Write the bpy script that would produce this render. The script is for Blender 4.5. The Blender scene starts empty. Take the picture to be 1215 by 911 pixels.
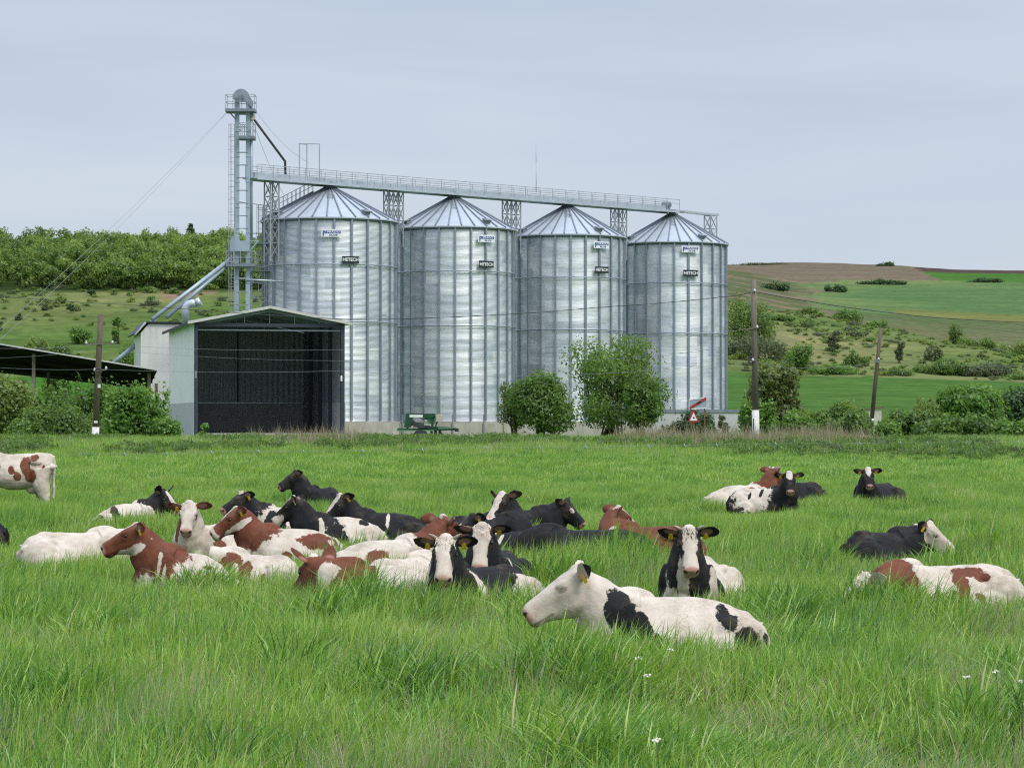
import bpy, bmesh, math, random
import numpy as np
from mathutils import Vector, Matrix, Euler, noise as mnoise

C = bpy.context.scene.collection
RNG = random.Random(7)
NPR = np.random.RandomState(11)
F = 3000.0                      # focal length in photo pixels (photo 1215 x 911)
CAMH = 2.27
PITCH = math.atan(40.5 / F)

# ------------------------------------------------------------------ camera
cd = bpy.data.cameras.new('camera')
cam = bpy.data.objects.new('camera', cd)
C.objects.link(cam)
cd.sensor_width = 36.0
cd.lens = F / 1215.0 * 36.0
cd.clip_start = 0.5
cd.clip_end = 9000
cam.location = (0, 0, CAMH)
cam.rotation_euler = (math.radians(90) + PITCH, 0, 0)
bpy.context.scene.camera = cam

# ------------------------------------------------------------------ world, sun, exposure
SUN_EL, SUN_AZ = 50.0, 140.0    # azimuth measured clockwise from +Y (view direction)
w = bpy.data.worlds.new('World')
bpy.context.scene.world = w
w.use_nodes = True
nt = w.node_tree
nt.nodes.clear()
out = nt.nodes.new('ShaderNodeOutputWorld')
bg = nt.nodes.new('ShaderNodeBackground')
sky = nt.nodes.new('ShaderNodeTexSky')
sky.sky_type = 'NISHITA'
sky.sun_disc = False
sky.sun_elevation = math.radians(SUN_EL)
sky.sun_rotation = math.radians(SUN_AZ)
sky.air_density = 1.0
sky.dust_density = 2.0
tc = nt.nodes.new('ShaderNodeTexCoord')
mp = nt.nodes.new('ShaderNodeMapping')
mp.inputs['Scale'].default_value = (1.5, 1.5, 9.0)
mp.inputs['Rotation'].default_value = (math.radians(6), math.radians(-7), 0)
n1 = nt.nodes.new('ShaderNodeTexNoise')
n1.inputs['Scale'].default_value = 2.6
n1.inputs['Detail'].default_value = 5
n1.inputs['Roughness'].default_value = 0.5
n1.inputs['Distortion'].default_value = 0.6
cr = nt.nodes.new('ShaderNodeValToRGB')
cr.color_ramp.elements[0].position = 0.34
cr.color_ramp.elements[0].color = (4.25, 4.95, 6.0, 1)
cr.color_ramp.elements[1].position = 0.68
cr.color_ramp.elements[1].color = (5.25, 5.75, 6.55, 1)
# paler towards the horizon
sx = nt.nodes.new('ShaderNodeSeparateXYZ')
mr = nt.nodes.new('ShaderNodeMapRange')
mr.inputs['From Min'].default_value = 0.0
mr.inputs['From Max'].default_value = 0.16
mr.inputs['To Min'].default_value = 1.0
mr.inputs['To Max'].default_value = 0.0
mixh = nt.nodes.new('ShaderNodeMixRGB')
mixh.inputs[2].default_value = (5.45, 6.0, 6.8, 1)
mixs = nt.nodes.new('ShaderNodeMixRGB')
mixs.inputs[0].default_value = 0.88           # cloud cover over the clear sky
mfac = nt.nodes.new('ShaderNodeMath')
mfac.operation = 'MULTIPLY'
mfac.inputs[1].default_value = 0.6
L = nt.links.new
L(tc.outputs['Generated'], mp.inputs['Vector'])
L(mp.outputs['Vector'], n1.inputs['Vector'])
L(n1.outputs['Fac'], cr.inputs['Fac'])
L(tc.outputs['Generated'], sx.inputs['Vector'])
L(sx.outputs['Z'], mr.inputs['Value'])
L(mr.outputs['Result'], mfac.inputs[0])
L(mfac.outputs[0], mixh.inputs[0])
L(cr.outputs['Color'], mixh.inputs[1])
L(sky.outputs['Color'], mixs.inputs[1])
L(mixh.outputs['Color'], mixs.inputs[2])
# an overcast sky is brighter overhead than at the horizon
ov = nt.nodes.new('ShaderNodeMapRange')
ov.inputs['From Min'].default_value = 0.16
ov.inputs['From Max'].default_value = 1.0
ov.inputs['To Min'].default_value = 1.0
ov.inputs['To Max'].default_value = 2.85
mo = nt.nodes.new('ShaderNodeVectorMath')
mo.operation = 'SCALE'
L(sx.outputs['Z'], ov.inputs['Value'])
L(mixs.outputs['Color'], mo.inputs[0])
L(ov.outputs['Result'], mo.inputs['Scale'])
L(mo.outputs['Vector'], bg.inputs['Color'])
bg.inputs['Strength'].default_value = 0.074
L(bg.outputs['Background'], out.inputs['Surface'])

sd = bpy.data.lights.new('sun', 'SUN')
sd.energy = 1.35
sd.angle = math.radians(22)
sd.color = (1.0, 0.95, 0.87)
sun = bpy.data.objects.new('sun', sd)
C.objects.link(sun)
_az, _el = math.radians(SUN_AZ), math.radians(SUN_EL)
_sd = Vector((math.sin(_az) * math.cos(_el), math.cos(_az) * math.cos(_el), math.sin(_el)))
sun.rotation_euler = _sd.to_track_quat('Z', 'Y').to_euler()

sc = bpy.context.scene
sc.render.engine = 'CYCLES'
sc.view_settings.view_transform = 'Standard'
sc.view_settings.look = 'None'
sc.view_settings.exposure = 0.75
sc.view_settings.gamma = 1.0
sc.view_settings.use_curve_mapping = False
sc.cycles.max_bounces = 8
sc.cycles.diffuse_bounces = 4
sc.cycles.transmission_bounces = 4
sc.cycles.transparent_max_bounces = 6
sc.cycles.volume_bounces = 0
sc.cycles.use_denoising = False
sc.cycles.filter_width = 1.15

# ------------------------------------------------------------------ helpers
def px(x, y, d):
    """world point at world depth d seen at photo pixel x, y"""
    u, v = (x - 607.5) / F, (455.5 - y) / F
    cp, sp = math.cos(PITCH), math.sin(PITCH)
    dy, dz = cp - v * sp, sp + v * cp
    k = d / dy
    return Vector((u * k, d, CAMH + dz * k))

def pxx(x, d):
    return (x - 607.5) / F * d

def smooth(a, b, x):
    t = min(1.0, max(0.0, (x - a) / (b - a)))
    return t * t * (3 - 2 * t)

def gz(x, y):
    """height of the pasture and the yard"""
    b = smooth(68, 124, y)
    z = 1.0 * b - 0.55 * smooth(128, 158, y)
    z += 0.05 * mnoise.noise(Vector((x * 0.35, y * 0.35, 3.1))) + 0.10 * (1 - b) * mnoise.noise(Vector((x * 0.09, y * 0.07, 9.0)))
    return z

def tag(o, label, cat, group=None, kind=None):
    if label: o['label'] = label
    if cat: o['category'] = cat
    if group: o['group'] = group
    if kind: o['kind'] = kind
    return o

def thing(name, label, cat, loc=(0, 0, 0), rz=0.0, group=None):
    o = bpy.data.objects.new(name, None)
    C.objects.link(o)
    o.location = loc
    o.rotation_euler = (0, 0, rz)
    o.empty_display_size = 0.2
    return tag(o, label, cat, group)

def link_mesh(name, me, m=None, parent=None):
    o = bpy.data.objects.new(name, me)
    if m and not me.materials: me.materials.append(m)
    C.objects.link(o)
    if parent: o.parent = parent
    return o

class MB:
    """collects shapes and links them as one mesh object"""
    def __init__(s):
        s.v, s.f, s.sm = [], [], []
    def add(s, vs, fs, sm=False):
        o = len(s.v)
        s.v += [tuple(p) for p in vs]
        s.f += [tuple(i + o for i in f) for f in fs]
        s.sm += [sm] * len(fs)
        return s
    def box(s, c, size, M=None):
        x, y, z = size[0] / 2, size[1] / 2, size[2] / 2
        vs = [Vector((a, b, d)) for a in (-x, x) for b in (-y, y) for d in (-z, z)]
        if M: vs = [M @ p for p in vs]
        c = Vector(c)
        vs = [p + c for p in vs]
        return s.add(vs, [(0, 1, 3, 2), (4, 6, 7, 5), (0, 4, 5, 1), (2, 3, 7, 6), (0, 2, 6, 4), (1, 5, 7, 3)])
    def span(s, a, b):
        a, b = Vector(a), Vector(b)
        return s.box((a + b) / 2, [abs(q) for q in (b - a)])
    def beam(s, a, b, w, h=None, up=(0, 0, 1)):
        a, b = Vector(a), Vector(b)
        h = h or w
        t = (b - a)
        n = t.length
        t = t.normalized()
        u = Vector(up)
        if abs(t.dot(u)) > 0.98: u = Vector((0, 1, 0))
        r = t.cross(u).normalized()
        u = r.cross(t).normalized()
        vs = []
        for p in (a, b):
            for i, j in ((-1, -1), (1, -1), (1, 1), (-1, 1)):
                vs.append(p + r * (i * w / 2) + u * (j * h / 2))
        return s.add(vs, [(0, 1, 2, 3), (7, 6, 5, 4), (0, 4, 5, 1), (1, 5, 6, 2), (2, 6, 7, 3), (3, 7, 4, 0)])
    def tube(s, pts, r, n=8, r2=None, sm=True, caps=True):
        pts = [Vector(p) for p in pts]
        rr = r if isinstance(r, (list, tuple)) else [r + ((r2 if r2 is not None else r) - r) * i / (len(pts) - 1) for i in range(len(pts))]
        rings, prev = [], None
        for i, p in enumerate(pts):
            t = (pts[min(i + 1, len(pts) - 1)] - pts[max(i - 1, 0)]).normalized()
            if prev is None:
                u = Vector((0, 0, 1)) if abs(t.z) < 0.9 else Vector((1, 0, 0))
            else:
                u = prev
            a = (u - t * t.dot(u)).normalized()
            prev = a
            b = t.cross(a)
            rings.append([p + (a * math.cos(2 * math.pi * k / n) + b * math.sin(2 * math.pi * k / n)) * rr[i] for k in range(n)])
        vs = [q for R_ in rings for q in R_]
        fs = []
        for i in range(len(pts) - 1):
            for k in range(n):
                k2 = (k + 1) % n
                fs.append((i * n + k, i * n + k2, (i + 1) * n + k2, (i + 1) * n + k))
        s.add(vs, fs, sm)
        if caps:
            m = len(pts) - 1
            s.add([], [])
            o = len(s.v) - len(vs)
            s.f.append(tuple(o + k for k in reversed(range(n)))); s.sm.append(False)
            s.f.append(tuple(o + m * n + k for k in range(n))); s.sm.append(False)
        return s
    def lathe(s, prof, c=(0, 0, 0), n=32, sm=True, a0=0.0, a1=2 * math.pi):
        full = abs(a1 - a0 - 2 * math.pi) < 1e-6
        m = n if full else n + 1
        vs = [Vector((c[0] + r * math.cos(a0 + (a1 - a0) * k / n), c[1] + r * math.sin(a0 + (a1 - a0) * k / n), c[2] + z)) for r, z in prof for k in range(m)]
        fs = []
        for i in range(len(prof) - 1):
            for k in range(n):
                k2 = (k + 1) % m
                fs.append((i * m + k, i * m + k2, (i + 1) * m + k2, (i + 1) * m + k))
        return s.add(vs, fs, sm)
    def prism(s, poly, vec):
        n = len(poly)
        a = [Vector(p) for p in poly]
        b = [p + Vector(vec) for p in a]
        return s.add(a + b, [tuple(range(n))[::-1], tuple(range(n, 2 * n))] + [(i, (i + 1) % n, n + (i + 1) % n, n + i) for i in range(n)])
    def mesh(s, name):
        me = bpy.data.meshes.new(name)
        me.from_pydata(s.v, [], s.f)
        me.polygons.foreach_set('use_smooth', s.sm)
        bm = bmesh.new(); bm.from_mesh(me)
        bmesh.ops.recalc_face_normals(bm, faces=bm.faces)
        bm.to_mesh(me); bm.free()
        me.update()
        return me
    def build(s, name, m, parent=None):
        return link_mesh(name, s.mesh(name), m, parent)

# ------------------------------------------------------------------ materials
def base_mat(name):
    m = bpy.data.materials.new(name)
    m.use_nodes = True
    t = m.node_tree
    b = t.nodes['Principled BSDF']
    return m, t, b

def N(t, kind, **kw):
    n = t.nodes.new(kind)
    for k, v in kw.items():
        if k in n.inputs: n.inputs[k].default_value = v
        else: setattr(n, k, v)
    return n

def ramp(t, stops):
    r = t.nodes.new('ShaderNodeValToRGB')
    e = r.color_ramp.elements
    while len(e) < len(stops): e.new(0.5)
    for i, (p, c) in enumerate(stops):
        e[i].position = p
        e[i].color = (c[0], c[1], c[2], 1)
    return r

def pmat(name, c1, c2=None, scale=3.0, rough=0.7, metal=0.0, bump=0.0, bscale=None, coord='Object', spec=0.4, stretch=(1, 1, 1), detail=6):
    m, t, b = base_mat(name)
    c2 = c2 or tuple(q * 0.7 for q in c1)
    tc = N(t, 'ShaderNodeTexCoord')
    mp = N(t, 'ShaderNodeMapping')
    mp.inputs['Scale'].default_value = stretch
    nz = N(t, 'ShaderNodeTexNoise', Scale=scale, Detail=detail, Roughness=0.6)
    r = ramp(t, [(0.3, c2), (0.7, c1)])
    L = t.links.new
    L(tc.outputs[coord], mp.inputs['Vector']); L(mp.outputs['Vector'], nz.inputs['Vector'])
    L(nz.outputs['Fac'], r.inputs['Fac']); L(r.outputs['Color'], b.inputs['Base Color'])
    b.inputs['Roughness'].default_value = rough
    b.inputs['Metallic'].default_value = metal
    b.inputs['Specular IOR Level'].default_value = spec
    if bump:
        bn = N(t, 'ShaderNodeBump', Strength=bump, Distance=0.02)
        n2 = N(t, 'ShaderNodeTexNoise', Scale=bscale or scale * 6, Detail=4)
        L(mp.outputs['Vector'], n2.inputs['Vector']); L(n2.outputs['Fac'], bn.inputs['Height']); L(bn.outputs['Normal'], b.inputs['Normal'])
    return m

M = {}
M['galv'] = pmat('galvanised_steel', (0.52, 0.56, 0.60), (0.38, 0.42, 0.46), 1.5, 0.42, 0.55, 0.05)
M['galv_dark'] = pmat('weathered_steel', (0.22, 0.25, 0.29), (0.15, 0.17, 0.20), 2.0, 0.5, 0.4)
M['post'] = pmat('stiffener_steel', (0.29, 0.33, 0.38), (0.22, 0.255, 0.30), 2.0, 0.45, 0.5)
M['duct_blue'] = pmat('elevator_steel', (0.36, 0.43, 0.49), (0.28, 0.34, 0.40), 0.8, 0.45, 0.3)
M['rail'] = pmat('rail_steel', (0.36, 0.38, 0.41), (0.26, 0.28, 0.30), 2.0, 0.5, 0.4)
M['black_steel'] = pmat('dark_steel', (0.05, 0.055, 0.065), (0.03, 0.03, 0.04), 2.0, 0.6, 0.2)
M['navy'] = pmat('navy_painted_steel', (0.035, 0.045, 0.065), (0.025, 0.03, 0.045), 2.0, 0.5)
M['concrete'] = pmat('concrete', (0.42, 0.39, 0.34), (0.26, 0.24, 0.21), 1.2, 0.9, 0, 0.3, stretch=(1, 1, 0.5))
M['concrete_grey'] = pmat('grey_concrete', (0.44, 0.44, 0.45), (0.34, 0.34, 0.35), 1.2, 0.9, 0, 0.3)
M['white_paint'] = pmat('chipped_white_paint', (0.78, 0.77, 0.74), (0.45, 0.43, 0.40), 6.0, 0.8, 0, 0.2)
M['wood'] = pmat('weathered_wood', (0.17, 0.13, 0.10), (0.07, 0.05, 0.04), 5.0, 0.9, 0, 0.4, stretch=(6, 6, 0.4))
M['wood_grey'] = pmat('grey_wood', (0.22, 0.19, 0.15), (0.10, 0.085, 0.07), 5.0, 0.9, 0, 0.4, stretch=(6, 6, 0.4))
M['bark'] = pmat('bark', (0.10, 0.075, 0.055), (0.04, 0.03, 0.024), 6.0, 0.95, 0, 0.5, stretch=(3, 3, 0.6))
M['cable'] = pmat('cable', (0.05, 0.05, 0.055), None, 3, 0.6)
M['wire'] = pmat('guy_wire', (0.30, 0.31, 0.33), None, 3, 0.5, 0.4)
M['porcelain'] = pmat('white_insulator', (0.55, 0.55, 0.54), (0.45, 0.45, 0.44), 8, 0.4)
M['red'] = pmat('red_sign_paint', (0.36, 0.025, 0.03), (0.26, 0.02, 0.025), 8, 0.6)
M['sign_white'] = pmat('white_sign_face', (0.74, 0.75, 0.76), (0.6, 0.62, 0.64), 3, 0.5)
M['sign_black'] = pmat('black_sign_face', (0.014, 0.015, 0.018), (0.010, 0.010, 0.012), 3, 0.55)
M['sign_blue'] = pmat('blue_sign_print', (0.02, 0.05, 0.24), (0.015, 0.04, 0.19), 3, 0.5)
M['sign_grey'] = pmat('grey_sign_back', (0.30, 0.36, 0.41), (0.24, 0.29, 0.33), 3, 0.55)
M['green_machine'] = pmat('green_machine_paint', (0.012, 0.065, 0.032), (0.010, 0.04, 0.022), 4, 0.5, 0, 0.1)
M['green_light'] = pmat('faded_green_paint', (0.10, 0.22, 0.12), (0.05, 0.15, 0.08), 4, 0.6)
M['rust'] = pmat('rusty_steel', (0.20, 0.09, 0.05), (0.09, 0.045, 0.03), 6, 0.85)
M['tin_brown'] = pmat('rusty_roof_sheet', (0.020, 0.015, 0.014), (0.010, 0.008, 0.008), 2, 0.95, 0.0, spec=0.05)
M['pale_trim'] = pmat('pale_roof_edge', (0.52, 0.51, 0.48), (0.42, 0.41, 0.39), 2, 0.7)
M['plaster'] = pmat('plaster', (0.5, 0.46, 0.4), (0.4, 0.36, 0.3), 2, 0.9)
M['tile'] = pmat('roof_tile', (0.16, 0.09, 0.07), (0.1, 0.06, 0.05), 4, 0.9)
M['insul'] = pmat('pale_blue_plastic', (0.30, 0.44, 0.52), None, 5, 0.4)

def sheet_mat(name, c1, c2, pitch=0.25, axis='X', rough=0.5, metal=0.2, strength=0.8):
    """profiled sheet: vertical ribs by bump, slight panel-to-panel difference"""
    m, t, b = base_mat(name)
    L = t.links.new
    tc = N(t, 'ShaderNodeTexCoord')
    wv = N(t, 'ShaderNodeTexWave', Scale=1.0 / pitch / 2 / math.pi * 6.283 / 1.0, wave_type='BANDS', bands_direction=axis, wave_profile='SIN')
    wv.inputs['Scale'].default_value = 0.314 / pitch
    nz = N(t, 'ShaderNodeTexNoise', Scale=0.5, Detail=5)
    r = ramp(t, [(0.3, c2), (0.7, c1)])
    bn = N(t, 'ShaderNodeBump', Strength=strength, Distance=0.04)
    L(tc.outputs['Object'], wv.inputs['Vector']); L(tc.outputs['Object'], nz.inputs['Vector'])
    L(nz.outputs['Fac'], r.inputs['Fac']); L(r.outputs['Color'], b.inputs['Base Color'])
    L(wv.outputs['Fac'], bn.inputs['Height']); L(bn.outputs['Normal'], b.inputs['Normal'])
    b.inputs['Roughness'].default_value = rough
    b.inputs['Metallic'].default_value = metal
    return m

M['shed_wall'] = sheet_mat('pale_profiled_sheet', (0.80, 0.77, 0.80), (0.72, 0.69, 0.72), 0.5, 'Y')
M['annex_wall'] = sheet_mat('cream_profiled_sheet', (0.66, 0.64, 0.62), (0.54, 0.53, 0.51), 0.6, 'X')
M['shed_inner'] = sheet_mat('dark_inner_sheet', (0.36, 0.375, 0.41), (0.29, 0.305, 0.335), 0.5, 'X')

# galvanised corrugated silo wall: u runs round the wall in metres, v up in metres
def silo_mat():
    m, t, b = base_mat('corrugated_silo_steel')
    L = t.links.new
    uv = N(t, 'ShaderNodeUVMap')
    sep = N(t, 'ShaderNodeSeparateXYZ')
    L(uv.outputs['UV'], sep.inputs[0])
    oi = N(t, 'ShaderNodeObjectInfo')
    # sheet index
    fu = N(t, 'ShaderNodeMath', operation='DIVIDE'); fu.inputs[1].default_value = 2.9
    fl = N(t, 'ShaderNodeMath', operation='FLOOR')
    fv = N(t, 'ShaderNodeMath', operation='DIVIDE'); fv.inputs[1].default_value = 1.13
    fl2 = N(t, 'ShaderNodeMath', operation='FLOOR')
    ofs = N(t, 'ShaderNodeMath', operation='MULTIPLY'); ofs.inputs[1].default_value = 0.5
    addo = N(t, 'ShaderNodeMath', operation='ADD')
    L(sep.outputs['Y'], fv.inputs[0]); L(fv.outputs[0], fl2.inputs[0])
    L(fl2.outputs[0], ofs.inputs[0])
    L(sep.outputs['X'], fu.inputs[0]); L(fu.outputs[0], addo.inputs[0]); L(ofs.outputs[0], addo.inputs[1]); L(addo.outputs[0], fl.inputs[0])
    cb = N(t, 'ShaderNodeCombineXYZ')
    L(fl.outputs[0], cb.inputs[0]); L(fl2.outputs[0], cb.inputs[1]); L(oi.outputs['Random'], cb.inputs[2])
    wn = N(t, 'ShaderNodeTexWhiteNoise', noise_dimensions='3D')
    L(cb.outputs[0], wn.inputs['Vector'])
    # long soft smears along the sheet
    mp = N(t, 'ShaderNodeMapping'); mp.inputs['Scale'].default_value = (0.45, 2.2, 1)
    L(uv.outputs['UV'], mp.inputs['Vector'])
    addr = N(t, 'ShaderNodeVectorMath', operation='ADD')
    L(mp.outputs['Vector'], addr.inputs[0]); L(oi.outputs['Random'], addr.inputs[1])
    nz = N(t, 'ShaderNodeTexNoise', Scale=1.6, Detail=5, Roughness=0.6, Distortion=0.8)
    L(addr.outputs[0], nz.inputs['Vector'])
    mixv = N(t, 'ShaderNodeMath', operation='MULTIPLY_ADD')
    mixv.inputs[1].default_value = 0.36
    L(wn.outputs['Value'], mixv.inputs[0])
    sc2 = N(t, 'ShaderNodeMath', operation='MULTIPLY'); sc2.inputs[1].default_value = 0.75
    L(nz.outputs['Fac'], sc2.inputs[0]); L(sc2.outputs[0], mixv.inputs[2])
    r = ramp(t, [(0.24, (0.36, 0.395, 0.44)), (0.5, (0.49, 0.52, 0.56)), (0.78, (0.66, 0.675, 0.685))])
    L(mixv.outputs[0], r.inputs['Fac'])
    L(r.outputs['Color'], b.inputs['Base Color'])
    # lap joints darker, corrugation as bump
    wv = N(t, 'ShaderNodeMath', operation='MULTIPLY'); wv.inputs[1].default_value = 2 * math.pi / 0.113
    sn = N(t, 'ShaderNodeMath', operation='SINE')
    L(sep.outputs['Y'], wv.inputs[0]); L(wv.outputs[0], sn.inputs[0])
    nb = N(t, 'ShaderNodeMath', operation='MULTIPLY_ADD'); nb.inputs[1].default_value = 5.0
    mp2 = N(t, 'ShaderNodeMapping'); mp2.inputs['Scale'].default_value = (0.35, 3.6, 1)
    L(uv.outputs['UV'], mp2.inputs['Vector'])
    nz2 = N(t, 'ShaderNodeTexNoise', Scale=1.1, Detail=3)
    L(mp2.outputs['Vector'], nz2.inputs['Vector'])
    L(nz2.outputs['Fac'], nb.inputs[0]); L(sn.outputs[0], nb.inputs[2])
    bn = N(t, 'ShaderNodeBump', Strength=0.6, Distance=0.015)
    L(nb.outputs[0], bn.inputs['Height']); L(bn.outputs['Normal'], b.inputs['Normal'])
    rr = N(t, 'ShaderNodeMapRange'); rr.inputs['To Min'].default_value = 0.42; rr.inputs['To Max'].default_value = 0.58
    L(nz.outputs['Fac'], rr.inputs['Value']); L(rr.outputs['Result'], b.inputs['Roughness'])
    b.inputs['Metallic'].default_value = 0.45
    return m
M['silo'] = silo_mat()
M['silo_roof'] = pmat('silo_roof_steel', (0.46, 0.50, 0.55), (0.37, 0.41, 0.46), 0.7, 0.55, 0.35, 0.04)

def leaf_mat(name, dark, light, hue_var=0.0, trans=0.35):
    """leaf colour runs from dark to light by a per-leaf attribute"""
    m, t, b = base_mat(name)
    L = t.links.new
    t.nodes.remove(b)
    o = t.nodes['Material Output']
    at = N(t, 'ShaderNodeAttribute', attribute_name='tint')
    r = ramp(t, [(0.0, dark), (1.0, light)])
    L(at.outputs['Fac'], r.inputs['Fac'])
    oi = N(t, 'ShaderNodeObjectInfo')
    hs = N(t, 'ShaderNodeHueSaturation')
    mr = N(t, 'ShaderNodeMapRange'); mr.inputs['To Min'].default_value = 0.5 - hue_var; mr.inputs['To Max'].default_value = 0.5 + hue_var
    L(oi.outputs['Random'], mr.inputs['Value']); L(mr.outputs['Result'], hs.inputs['Hue']); L(r.outputs['Color'], hs.inputs['Color'])
    df = N(t, 'ShaderNodeBsdfDiffuse'); tr = N(t, 'ShaderNodeBsdfTranslucent'); gl = N(t, 'ShaderNodeBsdfGlossy', Roughness=0.5)
    gl.inputs['Color'].default_value = (0.9, 0.95, 1, 1)
    mx = N(t, 'ShaderNodeMixShader'); mx.inputs[0].default_value = trans
    mx2 = N(t, 'ShaderNodeMixShader'); mx2.inputs[0].default_value = 0.03
    L(hs.outputs['Color'], df.inputs['Color'])
    g2 = N(t, 'ShaderNodeHueSaturation', Value=1.25, Hue=0.485)
    L(hs.outputs['Color'], g2.inputs['Color']); L(g2.outputs['Color'], tr.inputs['Color'])
    L(df.outputs[0], mx.inputs[1]); L(tr.outputs[0], mx.inputs[2])
    L(mx.outputs[0], mx2.inputs[1]); L(gl.outputs[0], mx2.inputs[2]); L(mx2.outputs[0], o.inputs['Surface'])
    return m

# ================================================================== TERRAIN
def pasture():
    xs = np.concatenate([np.arange(-220, -60, 8), np.arange(-60, 60, 1.0), np.arange(60, 221, 8)])
    ys = np.concatenate([np.arange(-60, 8, 6), np.arange(8, 135, 1.0), np.arange(135, 273, 4)])
    vs = [(x, y, gz(x, y)) for y in ys for x in xs]
    n = len(xs)
    fs = [(j * n + i, j * n + i + 1, (j + 1) * n + i + 1, (j + 1) * n + i) for j in range(len(ys) - 1) for i in range(n - 1)]
    mb = MB(); mb.add(vs, fs, True)
    m, t, b = base_mat('pasture_soil_and_sward')
    L = t.links.new
    g = N(t, 'ShaderNodeNewGeometry')
    s = N(t, 'ShaderNodeSeparateXYZ'); L(g.outputs['Position'], s.inputs[0])
    mp = N(t, 'ShaderNodeMapping'); mp.inputs['Scale'].default_value = (1, 0.35, 1); L(g.outputs['Position'], mp.inputs['Vector'])
    nz = N(t, 'ShaderNodeTexNoise', Scale=0.6, Detail=9, Roughness=0.7); L(mp.outputs['Vector'], nz.inputs['Vector'])
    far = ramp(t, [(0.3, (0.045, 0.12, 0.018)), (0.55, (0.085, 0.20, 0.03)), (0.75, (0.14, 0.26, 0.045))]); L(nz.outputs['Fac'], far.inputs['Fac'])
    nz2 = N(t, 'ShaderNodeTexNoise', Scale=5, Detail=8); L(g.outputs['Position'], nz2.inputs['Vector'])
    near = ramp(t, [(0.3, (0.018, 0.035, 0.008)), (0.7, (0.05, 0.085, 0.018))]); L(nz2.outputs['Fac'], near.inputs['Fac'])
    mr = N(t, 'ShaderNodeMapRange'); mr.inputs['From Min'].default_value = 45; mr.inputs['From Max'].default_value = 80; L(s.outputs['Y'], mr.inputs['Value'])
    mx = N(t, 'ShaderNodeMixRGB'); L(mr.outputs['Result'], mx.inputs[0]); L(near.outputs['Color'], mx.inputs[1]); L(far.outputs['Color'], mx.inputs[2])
    L(mx.outputs['Color'], b.inputs['Base Color'])
    b.inputs['Roughness'].default_value = 0.95
    b.inputs['Specular IOR Level'].default_value = 0.1
    o = mb.build('pasture_ground', m)
    tag(o, 'lush green cattle pasture rising to a weedy bank', None, kind='structure')

# ---- hills: ground height as seen from the pasture, one profile per bearing (bearing in photo pixels)
PROF = {
    # bearing: [(distance, photo row)]
    'left': [(262, 510), (300, 488), (350, 455), (420, 408), (480, 362), (520, 338), (600, 312), (680, 303), (900, 303), (1600, 306), (3200, 312)],
    'mid': [(262, 510), (300, 497), (350, 484), (420, 468), (480, 452), (540, 430), (620, 395), (700, 366), (900, 350), (1600, 318), (3200, 322)],
    'r860': [(262, 510), (300, 494), (350, 480), (420, 465), (480, 452), (520, 432), (600, 388), (660, 366), (900, 357), (1600, 320), (1900, 315), (3200, 318)],
    'r950': [(262, 511), (300, 495), (350, 479), (420, 464), (480, 453), (520, 436), (600, 400), (670, 374), (760, 378), (1050, 362), (1500, 338), (1950, 313.5), (3200, 320)],
    'r1050': [(262, 511), (300, 495), (350, 479), (420, 464), (480, 454), (520, 440), (600, 410), (660, 390), (760, 396), (1000, 376), (1500, 338), (1950, 316), (3200, 322)],
    'r1150': [(262, 511), (300, 496), (350, 480), (420, 465), (480, 456), (520, 446), (580, 425), (630, 410), (740, 414), (1000, 384), (1500, 338), (1950, 322), (3200, 326)],
    'r1215': [(262, 511), (300, 496), (350, 481), (420, 466), (480, 457), (520, 449), (570, 436), (610, 425), (720, 424), (1000, 388), (1500, 338), (1950, 322.5), (3200, 326)],
    'far_r': [(262, 511), (300, 498), (350, 488), (420, 478), (480, 470), (520, 464), (600, 450), (700, 440), (1000, 400), (1500, 350), (1950, 328), (3200, 330)],
}
BEAR = [(-3200, 'left'), (340, 'left'), (560, 'mid'), (860, 'r860'), (950, 'r950'), (1050, 'r1050'), (1150, 'r1150'), (1215, 'r1215'), (1600, 'far_r'), (4200, 'far_r')]

def row_at(name, d):
    p = PROF[name]
    xs = [math.log(q[0]) for q in p]; ys = [q[1] for q in p]
    # smooth interpolation (monotone-ish catmull)
    x = math.log(d)
    if x <= xs[0]: return ys[0]
    if x >= xs[-1]: return ys[-1]
    i = max(k for k in range(len(xs) - 1) if xs[k] <= x)
    t = (x - xs[i]) / (xs[i + 1] - xs[i])
    def sl(k):
        a, b = max(k - 1, 0), min(k + 1, len(xs) - 1)
        return (ys[b] - ys[a]) / (xs[b] - xs[a])
    h = xs[i + 1] - xs[i]
    t2, t3 = t * t, t * t * t
    return (2 * t3 - 3 * t2 + 1) * ys[i] + (t3 - 2 * t2 + t) * h * sl(i) + (-2 * t3 + 3 * t2) * ys[i + 1] + (t3 - t2) * h * sl(i + 1)

_rc = {}
def hill_row(b, d):
    i = 0
    while i < len(BEAR) - 2 and BEAR[i + 1][0] < b: i += 1
    t = min(1, max(0, (b - BEAR[i][0]) / (BEAR[i + 1][0] - BEAR[i][0])))
    t = t * t * (3 - 2 * t) * 0.5 + t * 0.5
    k0, k1 = (BEAR[i][1], round(d, 2)), (BEAR[i + 1][1], round(d, 2))
    if k0 not in _rc: _rc[k0] = row_at(BEAR[i][1], d)
    if k1 not in _rc: _rc[k1] = row_at(BEAR[i + 1][1], d)
    r = _rc[k0] * (1 - t) + _rc[k1] * t
    X = pxx(b, d)
    amp = smooth(330, 520, d)
    r += amp * (2.2 * mnoise.noise(Vector((X * 0.012, d * 0.012, 1.7))) + 0.9 * mnoise.noise(Vector((X * 0.045, d * 0.03, 4.2))))
    return r

def hill_z(b, d):
    return px(b, hill_row(b, d), d).z

def hill_pt(b, d):
    p = px(b, hill_row(b, d), d)
    return p

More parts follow.
